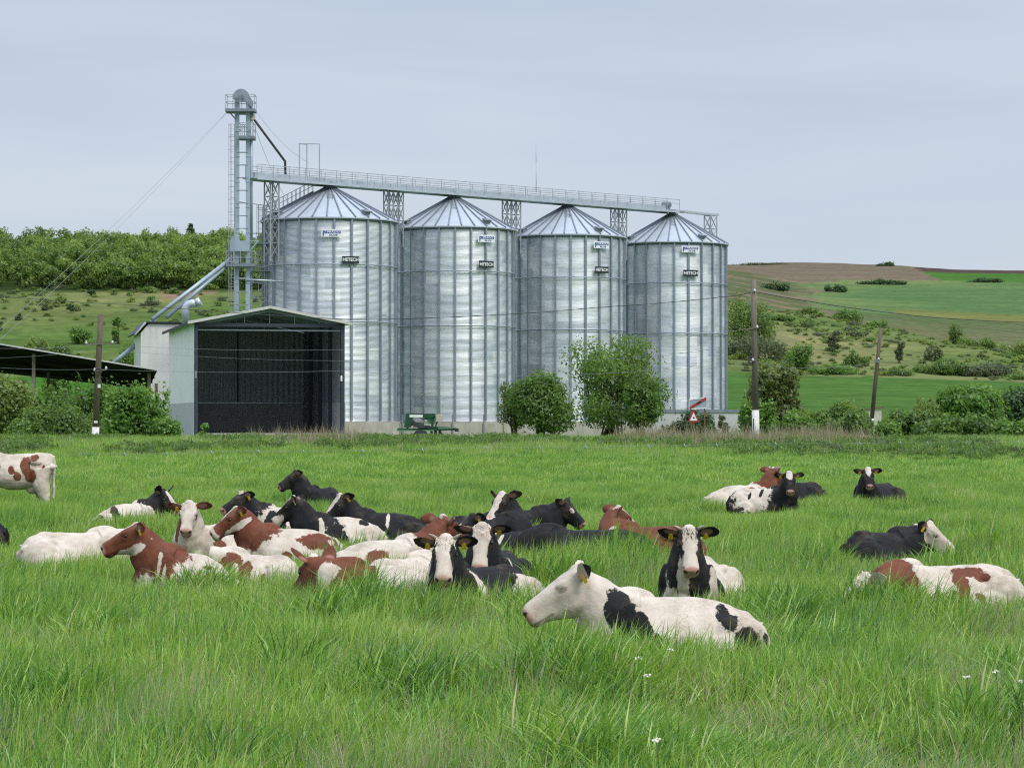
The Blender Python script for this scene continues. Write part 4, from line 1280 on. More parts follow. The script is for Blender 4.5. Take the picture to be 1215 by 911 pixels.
def quads_mesh(name, v, tint):
    n = len(v)
    me = bpy.data.meshes.new(name)
    me.vertices.add(n * 4); me.loops.add(n * 4); me.polygons.add(n)
    me.vertices.foreach_set('co', v.reshape(-1).astype(np.float32))
    me.loops.foreach_set('vertex_index', np.arange(n * 4, dtype=np.int32))
    me.polygons.foreach_set('loop_start', np.arange(0, n * 4, 4, dtype=np.int32))
    me.update(calc_edges=True)
    at = me.attributes.new('tint', 'FLOAT', 'FACE')
    at.data.foreach_set('value', tint.astype(np.float32))
    return me

def shrub(name, label, x0, x1, ytop, ybase, d, mat, n=2500, leaf=0.22, cat='shrub', group=None, stems=4, kind='round', seed=1, depth=None, trunk='trunk', crown='crown', gap=0.5):
    rs = np.random.RandomState(seed)
    rr = random.Random(seed)
    if d < 260: n, leaf = int(n * 2.3), leaf * 0.68
    elif d < 760: n, leaf = int(n * 1.5), leaf * 0.85
    c = px((x0 + x1) / 2, ybase, d)
    W = (x1 - x0) / F * d
    H = px(0, ytop, d).z - px(0, ybase, d).z
    D = depth or W * 0.9
    t = thing(name, label, cat, (c.x, c.y, c.z), 0, group)
    bl = []
    if kind == 'round':
        for i in range(14):
            a = rr.uniform(0, 6.28); q = rr.uniform(0.2, 0.62)
            zz = rr.uniform(0.22, 0.76)
            wdt = 1.0 - 0.9 * abs(zz - 0.5)
            bl.append((q * W / 2 * math.cos(a) * wdt, q * D / 2 * math.sin(a) * wdt, zz * H, W * rr.uniform(.17, .27), D * rr.uniform(.17, .27), H * rr.uniform(.14, .24)))
        bl.append((0, 0, H * 0.5, W * 0.36, D * 0.36, H * 0.38))
    elif kind == 'vase':
        for i in range(24):
            a = rr.uniform(0, 6.28); q = rr.uniform(0.1, 0.80); zz = rr.uniform(0.20, 0.88)
            wdt = 0.72 + 0.75 * (zz - 0.2) if zz < 0.65 else 1.0 - 1.5 * (zz - 0.65)
            bl.append((q * W / 2 * math.cos(a) * wdt, q * D / 2 * math.sin(a) * wdt, zz * H, W * rr.uniform(.12, .2), D * rr.uniform(.12, .2), H * rr.uniform(.09, .16)))
        bl.append((0, 0, H * 0.62, W * 0.26, D * 0.26, H * 0.22))
    elif kind == 'shoots':
        for i in range(16):
            xx = rr.uniform(-0.42, 0.42); hh = rr.uniform(0.55, 0.90)
            bl.append((xx * W, rr.uniform(-.3, .3) * D, hh * 0.5 * H, W * rr.uniform(.13, .2), D * .18, H * hh * 0.52))
        for i in range(9):
            xx = rr.uniform(-0.42, 0.42); hh = rr.uniform(0.72, 0.97)
            bl.append((xx * W, rr.uniform(-.3, .1) * D, hh * 0.72 * H, 0.28, 0.28, H * hh * 0.28))
    elif kind == 'mound':
        for i in range(16):
            xx = rr.uniform(-0.44, 0.44); env = 1 - 0.5 * abs(xx * 2) ** 3
            hh = env * rr.uniform(0.62, 1.0)
            bl.append((xx * W, rr.uniform(-.3, .3) * D, hh * 0.5 * H, W * rr.uniform(.11, .19), D * .2, H * hh * 0.48))
    elif kind == 'thin':
        for i in range(8):
            zz = rr.uniform(0.2, 0.92)
            bl.append((rr.uniform(-.25, .25) * W * (1 - zz * .4), rr.uniform(-.2, .2) * D, zz * H, W * .16, D * .16, H * .1))
    v, ti = leaves_np(bl, n, leaf, rs, gap=gap, seed=seed * 1.3)
    ok = v[:, :, 2].min(1) > -0.25
    link_mesh(crown, quads_mesh(crown, v[ok], ti[ok]), LEAF[mat], t)
    mb = MB()
    for i in range(stems):
        b = rr.choice(bl)
        foot = Vector((rr.uniform(-.10, .10) * W, rr.uniform(-.06, .06) * D, -0.2))
        tip = Vector((b[0], b[1], min(H * 0.93, b[2] + b[5] * 0.5)))
        mid = foot.lerp(tip, 0.45) + Vector((rr.uniform(-.05, .05) * W - foot.x * 0.2 - tip.x * .18, rr.uniform(-.05, .05) * D - tip.y * .18, 0.06 * H))
        r = max(0.03, (0.016 if stems < 9 else 0.0095) * H) * rr.uniform(0.8, 1.3)
        mb.tube([foot, foot.lerp(mid, 0.5), mid, mid.lerp(tip, 0.5), tip], [r * 1.25, r, r * 0.75, r * 0.5, r * 0.2], 6)
        for k in range(2):
            e = rr.choice(bl)
            mb.tube([mid, mid.lerp(Vector(e[:3]), 0.5) + Vector((0, 0, 0.05 * H)), Vector(e[:3])], [r * 0.55, r * 0.35, r * 0.12], 5)
    mb.build(trunk, M['bark'], t)
    return t

# in front of the silos
shrub('leafy_shrub', 'dense round dark green shrub standing before the third silo', 598, 692, 434, 525, 183, 'tree', 6500, 0.17, 'shrub', None, 6, 'round', 3)
shrub('leafy_shrub', 'small loose leafy shrub leaning left behind the blue-grey sign board', 584, 634, 450, 520, 186, 'olive', 1500, 0.14, 'shrub', None, 4, 'vase', 8)
shrub('broadleaf_tree', 'multi-stemmed broadleaf tree standing between the third and fourth silos', 650, 800, 388, 521, 190, 'tree', 6800, 0.16, 'tree', None, 14, 'vase', 5, gap=0.12)
shrub('leafy_shrub', 'olive green low growth at the right foot of the multi-stemmed tree', 735, 790, 446, 521, 186, 'tree', 2200, 0.17, 'shrub', None, 4, 'vase', 12)
shrub('leafy_shrub', 'dark bush growing behind the triangular warning sign', 788, 848, 484, 522, 178, 'dark', 2400, 0.17, 'shrub', None, 4, 'mound', 15)
shrub('leafy_shrub', 'thin grey-green shrub before the grey retaining wall', 846, 870, 492, 522, 176, 'grey', 500, 0.14, 'shrub', None, 3, 'thin', 17)
# left hedge
shrub('hedge_shrub', 'tall yellow-green bush at the left edge of the photo', -60, 44, 436, 532, 158, 'yellow', 5200, 0.18, 'shrub', None, 5, 'round', 21)
shrub('hedge_shrub', 'wide mid green bush left of the brown wooden pole', 20, 116, 470, 532, 154, 'tree', 5200, 0.16, 'shrub', None, 5, 'mound', 22)
shrub('hedge_shrub', 'loose green saplings reaching up behind the brown wooden pole', 84, 134, 440, 530, 160, 'tree', 2400, 0.16, 'shrub', None, 5, 'shoots', 23)
shrub('hedge_shrub', 'bright green upright shoots between the brown pole and the shed annex', 122, 204, 447, 530, 152, 'bright', 4600, 0.17, 'shrub', None, 7, 'shoots', 24)
shrub('hedge_shrub', 'small bright shrub at the concrete corner of the shed', 180, 218, 488, 528, 150, 'bright', 1300, 0.15, 'shrub', None, 4, 'mound', 25)
shrub('hedge_shrub', 'bushy growth beyond the left edge next to the yellow-green bush', -190, -40, 448, 532, 156, 'tree', 4500, 0.2, 'shrub', None, 5, 'mound', 26)
shrub('sapling', 'young sapling growing before the dark shed opening', 228, 254, 497, 528, 142, 'bright', 260, 0.15, 'sapling', None, 2, 'thin', 27)
shrub('bank_bush', 'low bush on the bank left of the shed, by the fence wire', 138, 176, 520, 548, 108, 'tree', 900, 0.12, 'bush', None, 3, 'mound', 28)
shrub('bank_bush', 'low bush on the bank below the shed floor', 232, 262, 526, 545, 110, 'tree', 600, 0.11, 'bush', None, 3, 'mound', 29)
# right hedge
shrub('broadleaf_tree', 'olive green tree right behind the tall pole with white foot', 880, 960, 428, 520, 152, 'olive', 7000, 0.17, 'tree', None, 7, 'round', 31)
shrub('hedge_shrub', 'fresh green bush growing around the foot of the tall pole', 880, 918, 470, 524, 134, 'bright', 1700, 0.14, 'shrub', None, 4, 'shoots', 32)
shrub('hedge_shrub', 'mid green hedge bush between the white sheeting and the stone hut', 946, 1032, 474, 518, 158, 'tree', 4200, 0.17, 'shrub', None, 4, 'mound', 33)
shrub('hedge_shrub', 'mid green hedge bush just right of the leaning pole', 1040, 1124, 482, 519, 154, 'tree', 3600, 0.17, 'shrub', None, 4, 'mound', 34)
shrub('hedge_shrub', 'large bright bush rising highest in the right hedge', 1108, 1204, 450, 520, 150, 'bright', 6000, 0.17, 'shrub', None, 5, 'round', 35)
shrub('hedge_shrub', 'very dark bush at the right edge of the photo', 1176, 1275, 456, 516, 168, 'dark', 4200, 0.2, 'shrub', None, 4, 'round', 36)
shrub('bank_bush', 'small bright bush on the bank below the leaning pole', 1034, 1070, 492, 527, 122, 'bright', 1300, 0.12, 'bush', None, 3, 'mound', 37)
shrub('hedge_shrub', 'olive bush filling the gap left of the stone hut', 985, 1030, 470, 515, 176, 'yellow', 1400, 0.18, 'shrub', None, 4, 'mound', 38)
shrub('hedge_shrub', 'bush beyond the right edge past the dark one', 1262, 1390, 460, 518, 160, 'tree', 3600, 0.2, 'shrub', None, 4, 'mound', 39)

# scrub dotted over the right slope
def hb(x, d): return hill_row(x, d)
SL = [('round tree-like bush low on the right slope above the crop strip', 926, 968, 404, 505, 'bright', 2600, 'round'),
      ('dense bush mass directly right of the last silo', 852, 918, 342, 560, 'tree', 5200, 'mound'),
      ('brownish green thicket below the dense mass by the last silo', 852, 934, 388, 535, 'grey', 3600, 'mound'),
      ('narrow dark bush standing mid slope right of the tall pole', 976, 1003, 392, 560, 'grey', 1100, 'thin'),
      ('squat round bush above the leaning pole', 1003, 1033, 416, 530, 'tree', 1400, 'mound'),
      ('slim upright bush on the slope right of the leaning pole', 1056, 1078, 402, 545, 'grey', 900, 'thin'),
      ('small pale bush high on the slope beside the slim upright one', 1096, 1118, 408, 560, 'grey', 700, 'mound'),
      ('broad dark thicket above the right hedge', 1086, 1150, 424, 520, 'tree', 3600, 'mound'),
      ('loose thicket at the far end of the lower slope', 1140, 1200, 426, 518, 'grey', 3000, 'mound'),
      ('lone round tree on the skyline of the near spur', 1122, 1147, 380, 690, 'tree', 1300, 'round'),
      ('long low bush along the spur crest right of the lone tree', 1136, 1180, 396, 650, 'tree', 1700, 'mound'),
      ('rounded bush on the spur crest', 986, 1024, 364, 690, 'tree', 1800, 'mound'),
      ('small bush at the left end of the spur crest', 945, 972, 362, 700, 'tree', 1000, 'mound'),
      ('small bright bush above the leaning pole tip', 1028, 1054, 378, 680, 'bright', 900, 'mound'),
      ('dark green bush on the upper slope left of the tall pole tip', 900, 944, 372, 640, 'tree', 2200, 'mound'),
      ('yellow-green bush at the right end of the spur crest', 1184, 1240, 397, 640, 'yellow', 2200, 'mound'),
      ('low bush row on the crop edge', 1040, 1090, 436, 508, 'tree', 1700, 'mound'),
      ('low bush row on the crop edge left of the leaning pole', 962, 1016, 430, 506, 'bright', 2200, 'mound'),
      ('dim low bush on the crop edge near the right side', 1180, 1260, 440, 512, 'tree', 2400, 'mound')]
for i, (lab, x0, x1, yt, d, mat, n, kind) in enumerate(SL):
    yb = hb((x0 + x1) / 2, d) + 1.5
    shrub('hillside_bush', lab, x0, x1, min(yt, yb - 9), yb, d, mat, n, 0.32 if d > 600 else 0.27, 'bush', None, 3, kind, 60 + i)
# far hedgerows
FH = [('long dark hedgerow on the far ridge field', 1016, 1074, 330, 1500, 'dark', 1500), ('hedgerow on the far green hill near the right edge', 1146, 1190, 328.5, 1560, 'dark', 1100),
      ('dark tree clump on the far skyline', 1040, 1062, 312, 1940, 'dark', 700), ('scrub line in the valley left of the far green field', 976, 1004, 335, 1350, 'dark', 800),
      ('scrub patch on the far slope above the tall pole', 905, 940, 333, 1300, 'dark', 900), ('thin scrub line along the far skyline', 872, 950, 311, 1930, 'grey', 900)]
for i, (lab, x0, x1, yt, d, mat, n) in enumerate(FH):
    yb = hb((x0 + x1) / 2, d) + 1
    shrub('far_hedgerow', lab, x0, x1, min(yt, yb - (7 if i < 5 else 3)), yb, d, mat, n, 0.6, 'hedgerow', None, 2, 'mound', 90 + i, depth=8)

# sparse bushes on the left slope
LS = [('thin bare-looking bush on the left slope near the long guy wire', 14, 30, 372, 455, 'grey', 240, 'thin'), ('thin grey bush on the left slope beneath the black cable', 44, 62, 366, 470, 'grey', 260, 'thin'),
      ('dark forked bush on the left slope left of the brown pole', 76, 92, 362, 466, 'dark', 300, 'thin'), ('fresh green bush on the slope just left of the brown pole top', 78, 112, 386, 420, 'bright', 900, 'round'),
      ('green bush on the slope between the brown pole and the annex', 128, 152, 376, 420, 'bright', 700, 'thin'), ('small dark bush under the forest edge', 100, 118, 346, 496, 'dark', 300, 'thin'),
      ('small green bush under the forest edge left of the annex', 196, 214, 346, 500, 'tree', 300, 'mound'), ('dark bush low on the left slope above the shelter roof', 60, 84, 405, 400, 'tree', 600, 'mound'),
      ('pale bush on the left slope above the shelter roof', 30, 58, 396, 408, 'yellow', 500, 'mound'), ('tiny grey bush far left on the slope', -14, 8, 380, 440, 'grey', 260, 'thin'),
      ('bright bush seen beneath the shelter roof', 50, 84, 428, 330, 'bright', 900, 'mound'), ('bright bush beside the inclined spout behind the shelter', 140, 166, 402, 360, 'bright', 900, 'mound')]
for i, (lab, x0, x1, yt, d, mat, n, kind) in enumerate(LS):
    yb = hb((x0 + x1) / 2, d) + 1.5
    shrub('slope_bush', lab, x0, x1, min(yt, yb - 10), yb, d, mat, n, 0.26, 'bush', None, 3, kind, 120 + i)

def forest():
    rs = np.random.RandomState(77)
    V, T, tr = [], [], MB()
    k = 0
    for i in range(640):
        b = rs.uniform(-420, 600) if i > 200 else rs.uniform(-20, 330)
        d = 508 + 135 * rs.rand() ** 1.2
        if b > 330: d += 90
        p = hill_pt(b, d)
        h = rs.uniform(5.8, 8.2) * (0.75 if d < 525 else 1) * (0.72 if (b < 20 and d > 560 and rs.rand() < .5) else 1)
        W = h * rs.uniform(0.55, 0.85)
        bl = [(rs.uniform(-.28, .28) * W, rs.uniform(-.28, .28) * W, rs.uniform(.12, .84) * h, W * rs.uniform(.2, .32), W * rs.uniform(.2, .32), h * rs.uniform(.13, .22)) for q in range(7)]
        n = 800 if -40 < b < 345 else 150
        v, t = leaves_np(bl, n, 0.27 if n > 200 else 0.6, rs, gap=0.6, seed=i * 0.7)
        v += np.array(p)
        V.append(v); T.append(np.clip(t + rs.normal() * 0.16, 0, 1))
        if d < 540: tr.tube([p - Vector((0, 0, .3)), p + Vector((0, 0, h * 0.5))], [0.16, 0.08], 5)
    o = link_mesh('forest', quads_mesh('forest', np.concatenate(V), np.concatenate(T)), LEAF['wood'])
    tag(o, 'band of deciduous woodland covering the left hilltop', 'forest', None, 'stuff')
    trn = tr.build('trunks', M['bark'], o); trn['kind'] = 'stuff'
    # lone conifer on the skyline
    b, d = 226, 640
    p = hill_pt(b, d)
    t = thing('conifer_tree', 'small dark conifer poking above the woodland skyline', 'tree', p)
    bl = [(0, 0, 6.0 + 0.6 * q, 1.3 - 0.2 * q, 1.3 - .2 * q, 0.5) for q in range(5)]
    v, ti = leaves_np(bl, 500, 0.3, rs, seed=3); link_mesh('crown', quads_mesh('crown', v, ti), LEAF['dark'], t)
    mb = MB(); mb.tube([(0, 0, -.3), (0, 0, 8.2)], [0.2, 0.05], 6); mb.build('trunk', M['bark'], t)
forest()
shrub('hedge_shrub', 'dense green bush in front of the dark shelter posts', 30, 100, 450, 532, 162, 'tree', 3400, 0.17, 'shrub', None, 5, 'shoots', 41)
shrub('hedge_shrub', 'pale green bush between the leaning pole and the tall bright bush', 1076, 1130, 468, 519, 160, 'yellow', 2200, 0.17, 'shrub', None, 4, 'mound', 42)
shrub('hedge_shrub', 'bright bush low beside the white sheeting', 906, 966, 484, 520, 148, 'bright', 2200, 0.16, 'shrub', None, 4, 'mound', 43)
shrub('hedge_shrub', 'tangled green bush left of the leaning pole foot', 976, 1040, 486, 521, 147, 'tree', 2600, 0.16, 'shrub', None, 4, 'mound', 44)
shrub('hedge_shrub', 'dark green bush low beneath the tall bright right bush', 1090, 1180, 488, 522, 142, 'tree', 3200, 0.16, 'shrub', None, 4, 'mound', 45)
shrub('hedge_shrub', 'green bush in the corner by the right edge below the dark one', 1176, 1260, 490, 522, 142, 'bright', 2600, 0.16, 'shrub', None, 4, 'mound', 46)

# ================================================================== COWS
def coat_mat(name, dark1, dark2, white1, white2):
    m, t, b = base_mat(name)
    L = t.links.new
    tc = N(t, 'ShaderNodeTexCoord')
    a = N(t, 'ShaderNodeAttribute', attribute_name='patch')
    pk = N(t, 'ShaderNodeAttribute', attribute_name='pink')
    dk = N(t, 'ShaderNodeAttribute', attribute_name='dark')
    nz = N(t, 'ShaderNodeTexNoise', Scale=6.5, Detail=7, Roughness=0.68)
    L(tc.outputs['Object'], nz.inputs['Vector'])
    ma = N(t, 'ShaderNodeMath', operation='MULTIPLY_ADD'); ma.inputs[1].default_value = 1.25
    L(nz.outputs['Fac'], ma.inputs[0]); L(a.outputs['Fac'], ma.inputs[2])
    mh = N(t, 'ShaderNodeMapping'); mh.inputs['Scale'].default_value = (0.5, 1.0, 0.45); L(tc.outputs['Object'], mh.inputs['Vector'])
    nh = N(t, 'ShaderNodeTexNoise', Scale=42, Detail=3); L(mh.outputs['Vector'], nh.inputs['Vector'])
    mb_ = N(t, 'ShaderNodeMath', operation='MULTIPLY_ADD'); mb_.inputs[1].default_value = 0.30; L(nh.outputs['Fac'], mb_.inputs[0]); L(ma.outputs[0], mb_.inputs[2])
    th = N(t, 'ShaderNodeMapRange'); th.inputs['From Min'].default_value = 0.745; th.inputs['From Max'].default_value = 0.835
    L(mb_.outputs[0], th.inputs['Value'])
    n2 = N(t, 'ShaderNodeTexNoise', Scale=3.0, Detail=7, Roughness=0.65); L(tc.outputs['Object'], n2.inputs['Vector'])
    rw = ramp(t, [(0.3, white2), (0.62, white1)]); L(n2.outputs['Fac'], rw.inputs['Fac'])
    rd = ramp(t, [(0.3, dark1), (0.7, dark2)]); L(n2.outputs['Fac'], rd.inputs['Fac'])
    mx = N(t, 'ShaderNodeMixRGB'); L(th.outputs['Result'], mx.inputs[0]); L(rw.outputs['Color'], mx.inputs[1]); L(rd.outputs['Color'], mx.inputs[2])
    mp_ = N(t, 'ShaderNodeMixRGB'); mp_.inputs[2].default_value = (0.46, 0.25, 0.20, 1); L(pk.outputs['Fac'], mp_.inputs[0]); L(mx.outputs['Color'], mp_.inputs[1])
    md = N(t, 'ShaderNodeMixRGB'); md.inputs[2].default_value = (0.03, 0.018, 0.016, 1); L(dk.outputs['Fac'], md.inputs[0]); L(mp_.outputs['Color'], md.inputs[1])
    # mud and grass stains with ragged outlines
    nm = N(t, 'ShaderNodeTexNoise', Scale=2.3, Detail=8, Roughness=0.72); L(tc.outputs['Object'], nm.inputs['Vector'])
    rm_ = ramp(t, [(0.50, (0, 0, 0)), (0.70, (0.42, 0.42, 0.42))]); L(nm.outputs['Fac'], rm_.inputs['Fac'])
    mm = N(t, 'ShaderNodeMixRGB'); mm.inputs[2].default_value = (0.20, 0.145, 0.085, 1); L(rm_.outputs['Color'], mm.inputs[0]); L(md.outputs['Color'], mm.inputs[1])
    L(mm.outputs['Color'], b.inputs['Base Color'])
    b.inputs['Roughness'].default_value = 0.72
    b.inputs['Specular IOR Level'].default_value = 0.15
    b.inputs['Sheen Weight'].default_value = 0.02
    # short hair
    n3 = N(t, 'ShaderNodeTexNoise', Scale=70, Detail=3); mp = N(t, 'ShaderNodeMapping'); mp.inputs['Scale'].default_value = (0.35, 1, 1)
    L(tc.outputs['Object'], mp.inputs['Vector']); L(mp.outputs['Vector'], n3.inputs['Vector'])
    bn = N(t, 'ShaderNodeBump', Strength=0.22, Distance=0.012); L(n3.outputs['Fac'], bn.inputs['Height'])
    n4 = N(t, 'ShaderNodeTexNoise', Scale=7, Detail=3); L(tc.outputs['Object'], n4.inputs['Vector'])
    bn2 = N(t, 'ShaderNodeBump', Strength=0.22, Distance=0.05); L(n4.outputs['Fac'], bn2.inputs['Height']); L(bn.outputs['Normal'], bn2.inputs['Normal'])
    L(bn2.outputs['Normal'], b.inputs['Normal'])
    return m
WHITE1, WHITE2 = (0.58, 0.515, 0.44), (0.37, 0.30, 0.235)
M['coat_black'] = coat_mat('black_and_white_coat', (0.007, 0.007, 0.008), (0.015, 0.0145, 0.016), WHITE1, WHITE2)
M['coat_red'] = coat_mat('red_and_white_coat', (0.085, 0.026, 0.015), (0.17, 0.058, 0.032), WHITE1, WHITE2)
M['eye'] = pmat('cow_eye', (0.012, 0.009, 0.008), None, 5, 0.08, 0, 0, spec=0.7)
M['tag_yellow'] = pmat('yellow_ear_tag', (0.75, 0.50, 0.04), (0.65, 0.42, 0.03), 5, 0.45)
M['horn'] = pmat('horn', (0.42, 0.36, 0.28), (0.25, 0.2, 0.16), 9, 0.5)
M['tuft_white'] = pmat('white_forelock', (0.74, 0.66, 0.56), (0.60, 0.52, 0.42), 9, 0.8)
M['tuft_black'] = pmat('black_forelock', (0.02, 0.02, 0.022), None, 9, 0.8)
M['tuft_red'] = pmat('red_forelock', (0.15, 0.05, 0.03), None, 9, 0.8)

def ring(c, R, U, w_, ht, hb, n=22, e=2.15, top=0.0):
    a = np.linspace(0, 2 * np.pi, n, endpoint=False)
    ca, sa = np.cos(a), np.sin(a)
    x = w_ * np.sign(ca) * np.abs(ca) ** (2 / e)
    x = x * (1 - top * np.clip(sa, 0, 1) ** 1.5)
    y = np.where(sa > 0, ht, hb) * np.sign(sa) * np.abs(sa) ** (2 / e)
    return np.array(c)[None] + x[:, None] * np.array(R)[None] + y[:, None] * np.array(U)[None]

class Shell:
    def __init__(s): s.v, s.f, s.o = [], [], 0
    def loft(s, rings):
        n = len(rings[0]); o = s.o
        for r in rings: s.v.append(r)
        m = len(rings)
        for i in range(m - 1):
            for k in range(n):
                k2 = (k + 1) % n
                s.f.append((o + i * n + k, o + i * n + k2, o + (i + 1) * n + k2, o + (i + 1) * n + k))
        s.f.append(tuple(o + k for k in reversed(range(n)))); s.f.append(tuple(o + (m - 1) * n + k for k in range(n)))
        s.o += m * n
    def ell(s, c, r, A=None, n=14):
        A = np.eye(3) if A is None else A          # columns are the axes
        rings = []
        for i in range(1, 10):
            p = math.pi * i / 10
            x, q = -math.cos(p), math.sin(p)
            a = np.linspace(0, 2 * np.pi, n, endpoint=False)
            loc = np.stack([np.full(n, x * r[0]), q * r[1] * np.cos(a), q * r[2] * np.sin(a)], 1)
            rings.append(np.array(c)[None] + loc @ A.T)
        s.loft(rings)
    def limb(s, pts, rad, n=12):
        P = [np.array(p, float) for p in pts]
        rings = []
        for i, p in enumerate(P):
            t = P[min(i + 1, len(P) - 1)] - P[max(i - 1, 0)]; t /= np.linalg.norm(t)
            u = np.array([0, 0, 1.0]) if abs(t[2]) < .9 else np.array([1.0, 0, 0])
            r = np.cross(t, u); r /= np.linalg.norm(r); u = np.cross(r, t)
            w_ = rad[i]
            if not isinstance(w_, tuple): w_ = (w_, w_)
            rings.append(ring(p, r, u, w_[0], w_[1], w_[1], n, 2))
        s.loft(rings)

def rotz(a): return np.array([[math.cos(a), -math.sin(a), 0], [math.sin(a), math.cos(a), 0], [0, 0, 1.0]])

def unit(v): return v / np.linalg.norm(v)

HEAD_ST = [(-0.055, .070, -.02, -.14), (-0.03, .098, .014, -.20), (0.02, .114, .032, -.25), (0.08, .122, .032, -.288), (0.14, .128, .026, -.306), (0.19, .118, .016, -.296),
           (0.24, .101, .008, -.270), (0.29, .089, .004, -.244), (0.34, .082, .001, -.222), (0.385, .084, .000, -.210), (0.43, .091, -.004, -.206), (0.465, .091, -.012, -.200), (0.490, .081, -.026, -.184), (0.504, .060, -.044, -.162)]

def make_cow(label, x, d, head, poll, hyaw, hpitch, coat='black', base='w', paint=(), side=1, lens=1.0, hroll=0.0, z=-0.06, vox=0.0135, hide_head=False,
             tags=(1, 1), horn=0, tuft=None, pose='lie', group='dairy cows resting in the pasture', ear=(0.0, 0.0), scale=0.94, pink=1.0, eyes=True, earlen=1.0, pitch=0.0, base_n=(0.44, 0, 0.60), hips=1.0, lean=0.0, hs=1.10):
    """head: body heading in degrees (0 right, 90 away, 180 left, 270 towards the camera). poll: (turn of the neck relative to the body in degrees, reach, height)"""
    psi = math.radians(head)
    pw = px(x, 500, d)
    loc = Vector((pw.x, d, gz(pw.x, d) - 0.02 + z))
    S = Shell()
    X, Y, Z = np.eye(3)
    ls = lens * (0.87 if pose == 'lie' else 1.0)
    stand = pose == 'stand'
    zo = 0.68 if stand else 0.0
    # ---- trunk
    if not stand:
        ST = [(-0.98, .54, .40, .05), (-0.93, .64, .26, .13), (-0.82, .74, .10, .24), (-0.66, .79, .03, .33), (-0.45, .81, .0, .39), (-0.18, .80, .0, .44), (0.10, .80, .0, .445), (0.32, .82, .02, .41), (0.50, .865, .06, .35), (0.64, .86, .10, .29), (0.77, .80, .15, .23), (0.88, .70, .24, .15), (0.93, .60, .34, .07)]
    else:
        ST = [(-0.88, .80, .60, .06), (-0.84, .85, .40, .15), (-0.74, .87, .22, .24), (-0.58, .885, .12, .28), (-0.36, .87, .06, .33), (-0.10, .855, .02, .37), (0.15, .85, .03, .36), (0.35, .86, .08, .32), (0.50, .875, .13, .28), (0.62, .86, .18, .24), (0.75, .80, .25, .19), (0.84, .70, .34, .12)]
    rings = []
    for (sx_, zt, zb, hw) in ST:
        if sx_ < -0.3: zt = zt * (1 - (1 - hips) * min(1, (-sx_ - 0.3) / 0.4))
        zc = zb + (zt - zb) * 0.42
        sh = lean * (0.5 - sx_) * 0.2
        rings.append(ring((sx_ * ls, sh, zc + zo), Y, Z, hw, zt - zc, zc - zb, 26, 2.25, 0.42))
    S.loft(rings)
    # withers, hooks, pins, shoulders
    S.ell((0.44 * ls, 0, .80 + zo), (.24, .075, .10))
    S.ell((-0.52 * ls, 0, .75 * hips + zo), (.16, .10, .075))
    for q in (-1, 1):
        S.ell((-0.50 * ls, q * .225, .655 * hips + zo), (.16, .085, .075))
        S.ell((-0.84 * ls, q * .11, .56 * hips + zo), (.12, .06, .07))
        S.ell((0.50 * ls, q * .27, .48 + zo), (.17, .085, .30))
        S.ell((0.66 * ls, q * .20, .34 + zo), (.13, .10, .16))
    if not stand:
        s = side
        # upper hind leg on the open side, folded forward
        S.ell((-0.62 * ls, s * .30, .40 * hips), (.30, .17, .30))
        S.ell((-0.40 * ls, s * .42, .30 * hips), (.26, .12, .22))
        S.limb([(-.22 * ls, s * .46, .26), (-.42 * ls, s * .54, .20), (-.64 * ls, s * .58, .13)], [.12, .095, .06])
        S.limb([(-.66 * ls, s * .58, .12), (-.42 * ls, s * .62, .07), (-.18 * ls, s * .62, .05), (-.06 * ls, s * .61, .045)], [.06, .045, .042, .055])
        S.ell((-0.58 * ls, -s * .24, .28), (.3, .16, .26))
        for q in (-1, 1):                            # folded forelegs
            S.limb([(0.60 * ls, q * .20, .34), (0.78 * ls, q * .22, .24), (0.93 * ls, q * .23, .12)], [.115, .085, .062])
            S.limb([(0.93 * ls, q * .23, .10), (0.72 * ls, q * .26, .06), (0.58 * ls, q * .27, .05)], [.06, .045, .05])
        # tail
        S.limb([(-.94 * ls, 0, .62 * hips), (-1.0 * ls, -s * .03, .50 * hips), (-1.01 * ls, -s * .08, .3), (-.98 * ls, -s * .18, .1), (-.86 * ls, -s * .30, .05)], [.045, .036, .028, .03, .04], 8)
    else:
        for q, ph in ((-1, 0.16), (1, -0.02)):
            S.limb([(-.56, q * .20, .50 + zo), (-.64 + ph * .4, q * .22, .12 + zo), (-.72 + ph, q * .22, .52)], [(.17, .27), (.14, .19), (.085, .115)])
            S.limb([(-.71 + ph, q * .22, .60), (-.74 + ph, q * .22, .46), (-.71 + ph, q * .22, .22), (-.70 + ph, q * .22, .10), (-.67 + ph, q * .22, .0)], [.10, .085, .066, .066, .08])
            S.limb([(.50, q * .20, .35 + zo), (.52, q * .19, .02 + zo), (.52 + ph, q * .18, .40), (.52 + ph, q * .18, .12), (.54 + ph, q * .18, .0)], [(.12, .16), .10, .072, .056, .075])
        S.limb([(-.86, 0, .80 + zo), (-.90, 0, .62 + zo), (-.885, 0, .2 + zo), (-.88, 0, .5)], [.05, .04, .03, .045], 8)
        S.ell((-.42, 0, .06 + zo), (.18, .15, .13))
    # ---- neck and head
    na = math.radians(poll[0])
    nb = np.array([base_n[0] * ls, base_n[1], base_n[2] + zo])
    O = nb + np.array([math.cos(na) * poll[1] * 0.90, math.sin(na) * poll[1] * 0.90, 0]); O[2] = (poll[2] - z) / scale + zo
    hy = math.radians(hyaw) - psi
    hp = math.radians(hpitch)
    f = np.array([math.cos(hy) * math.cos(hp), math.sin(hy) * math.cos(hp), -math.sin(hp)])
    r = np.array([-math.sin(hy), math.cos(hy), 0])      # head's left
    u = np.cross(f, r)
    ro = math.radians(hroll)
    r, u = r * math.cos(ro) + u * math.sin(ro), u * math.cos(ro) - r * math.sin(ro)
    back = O - u * 0.115 * hs - f * 0.01
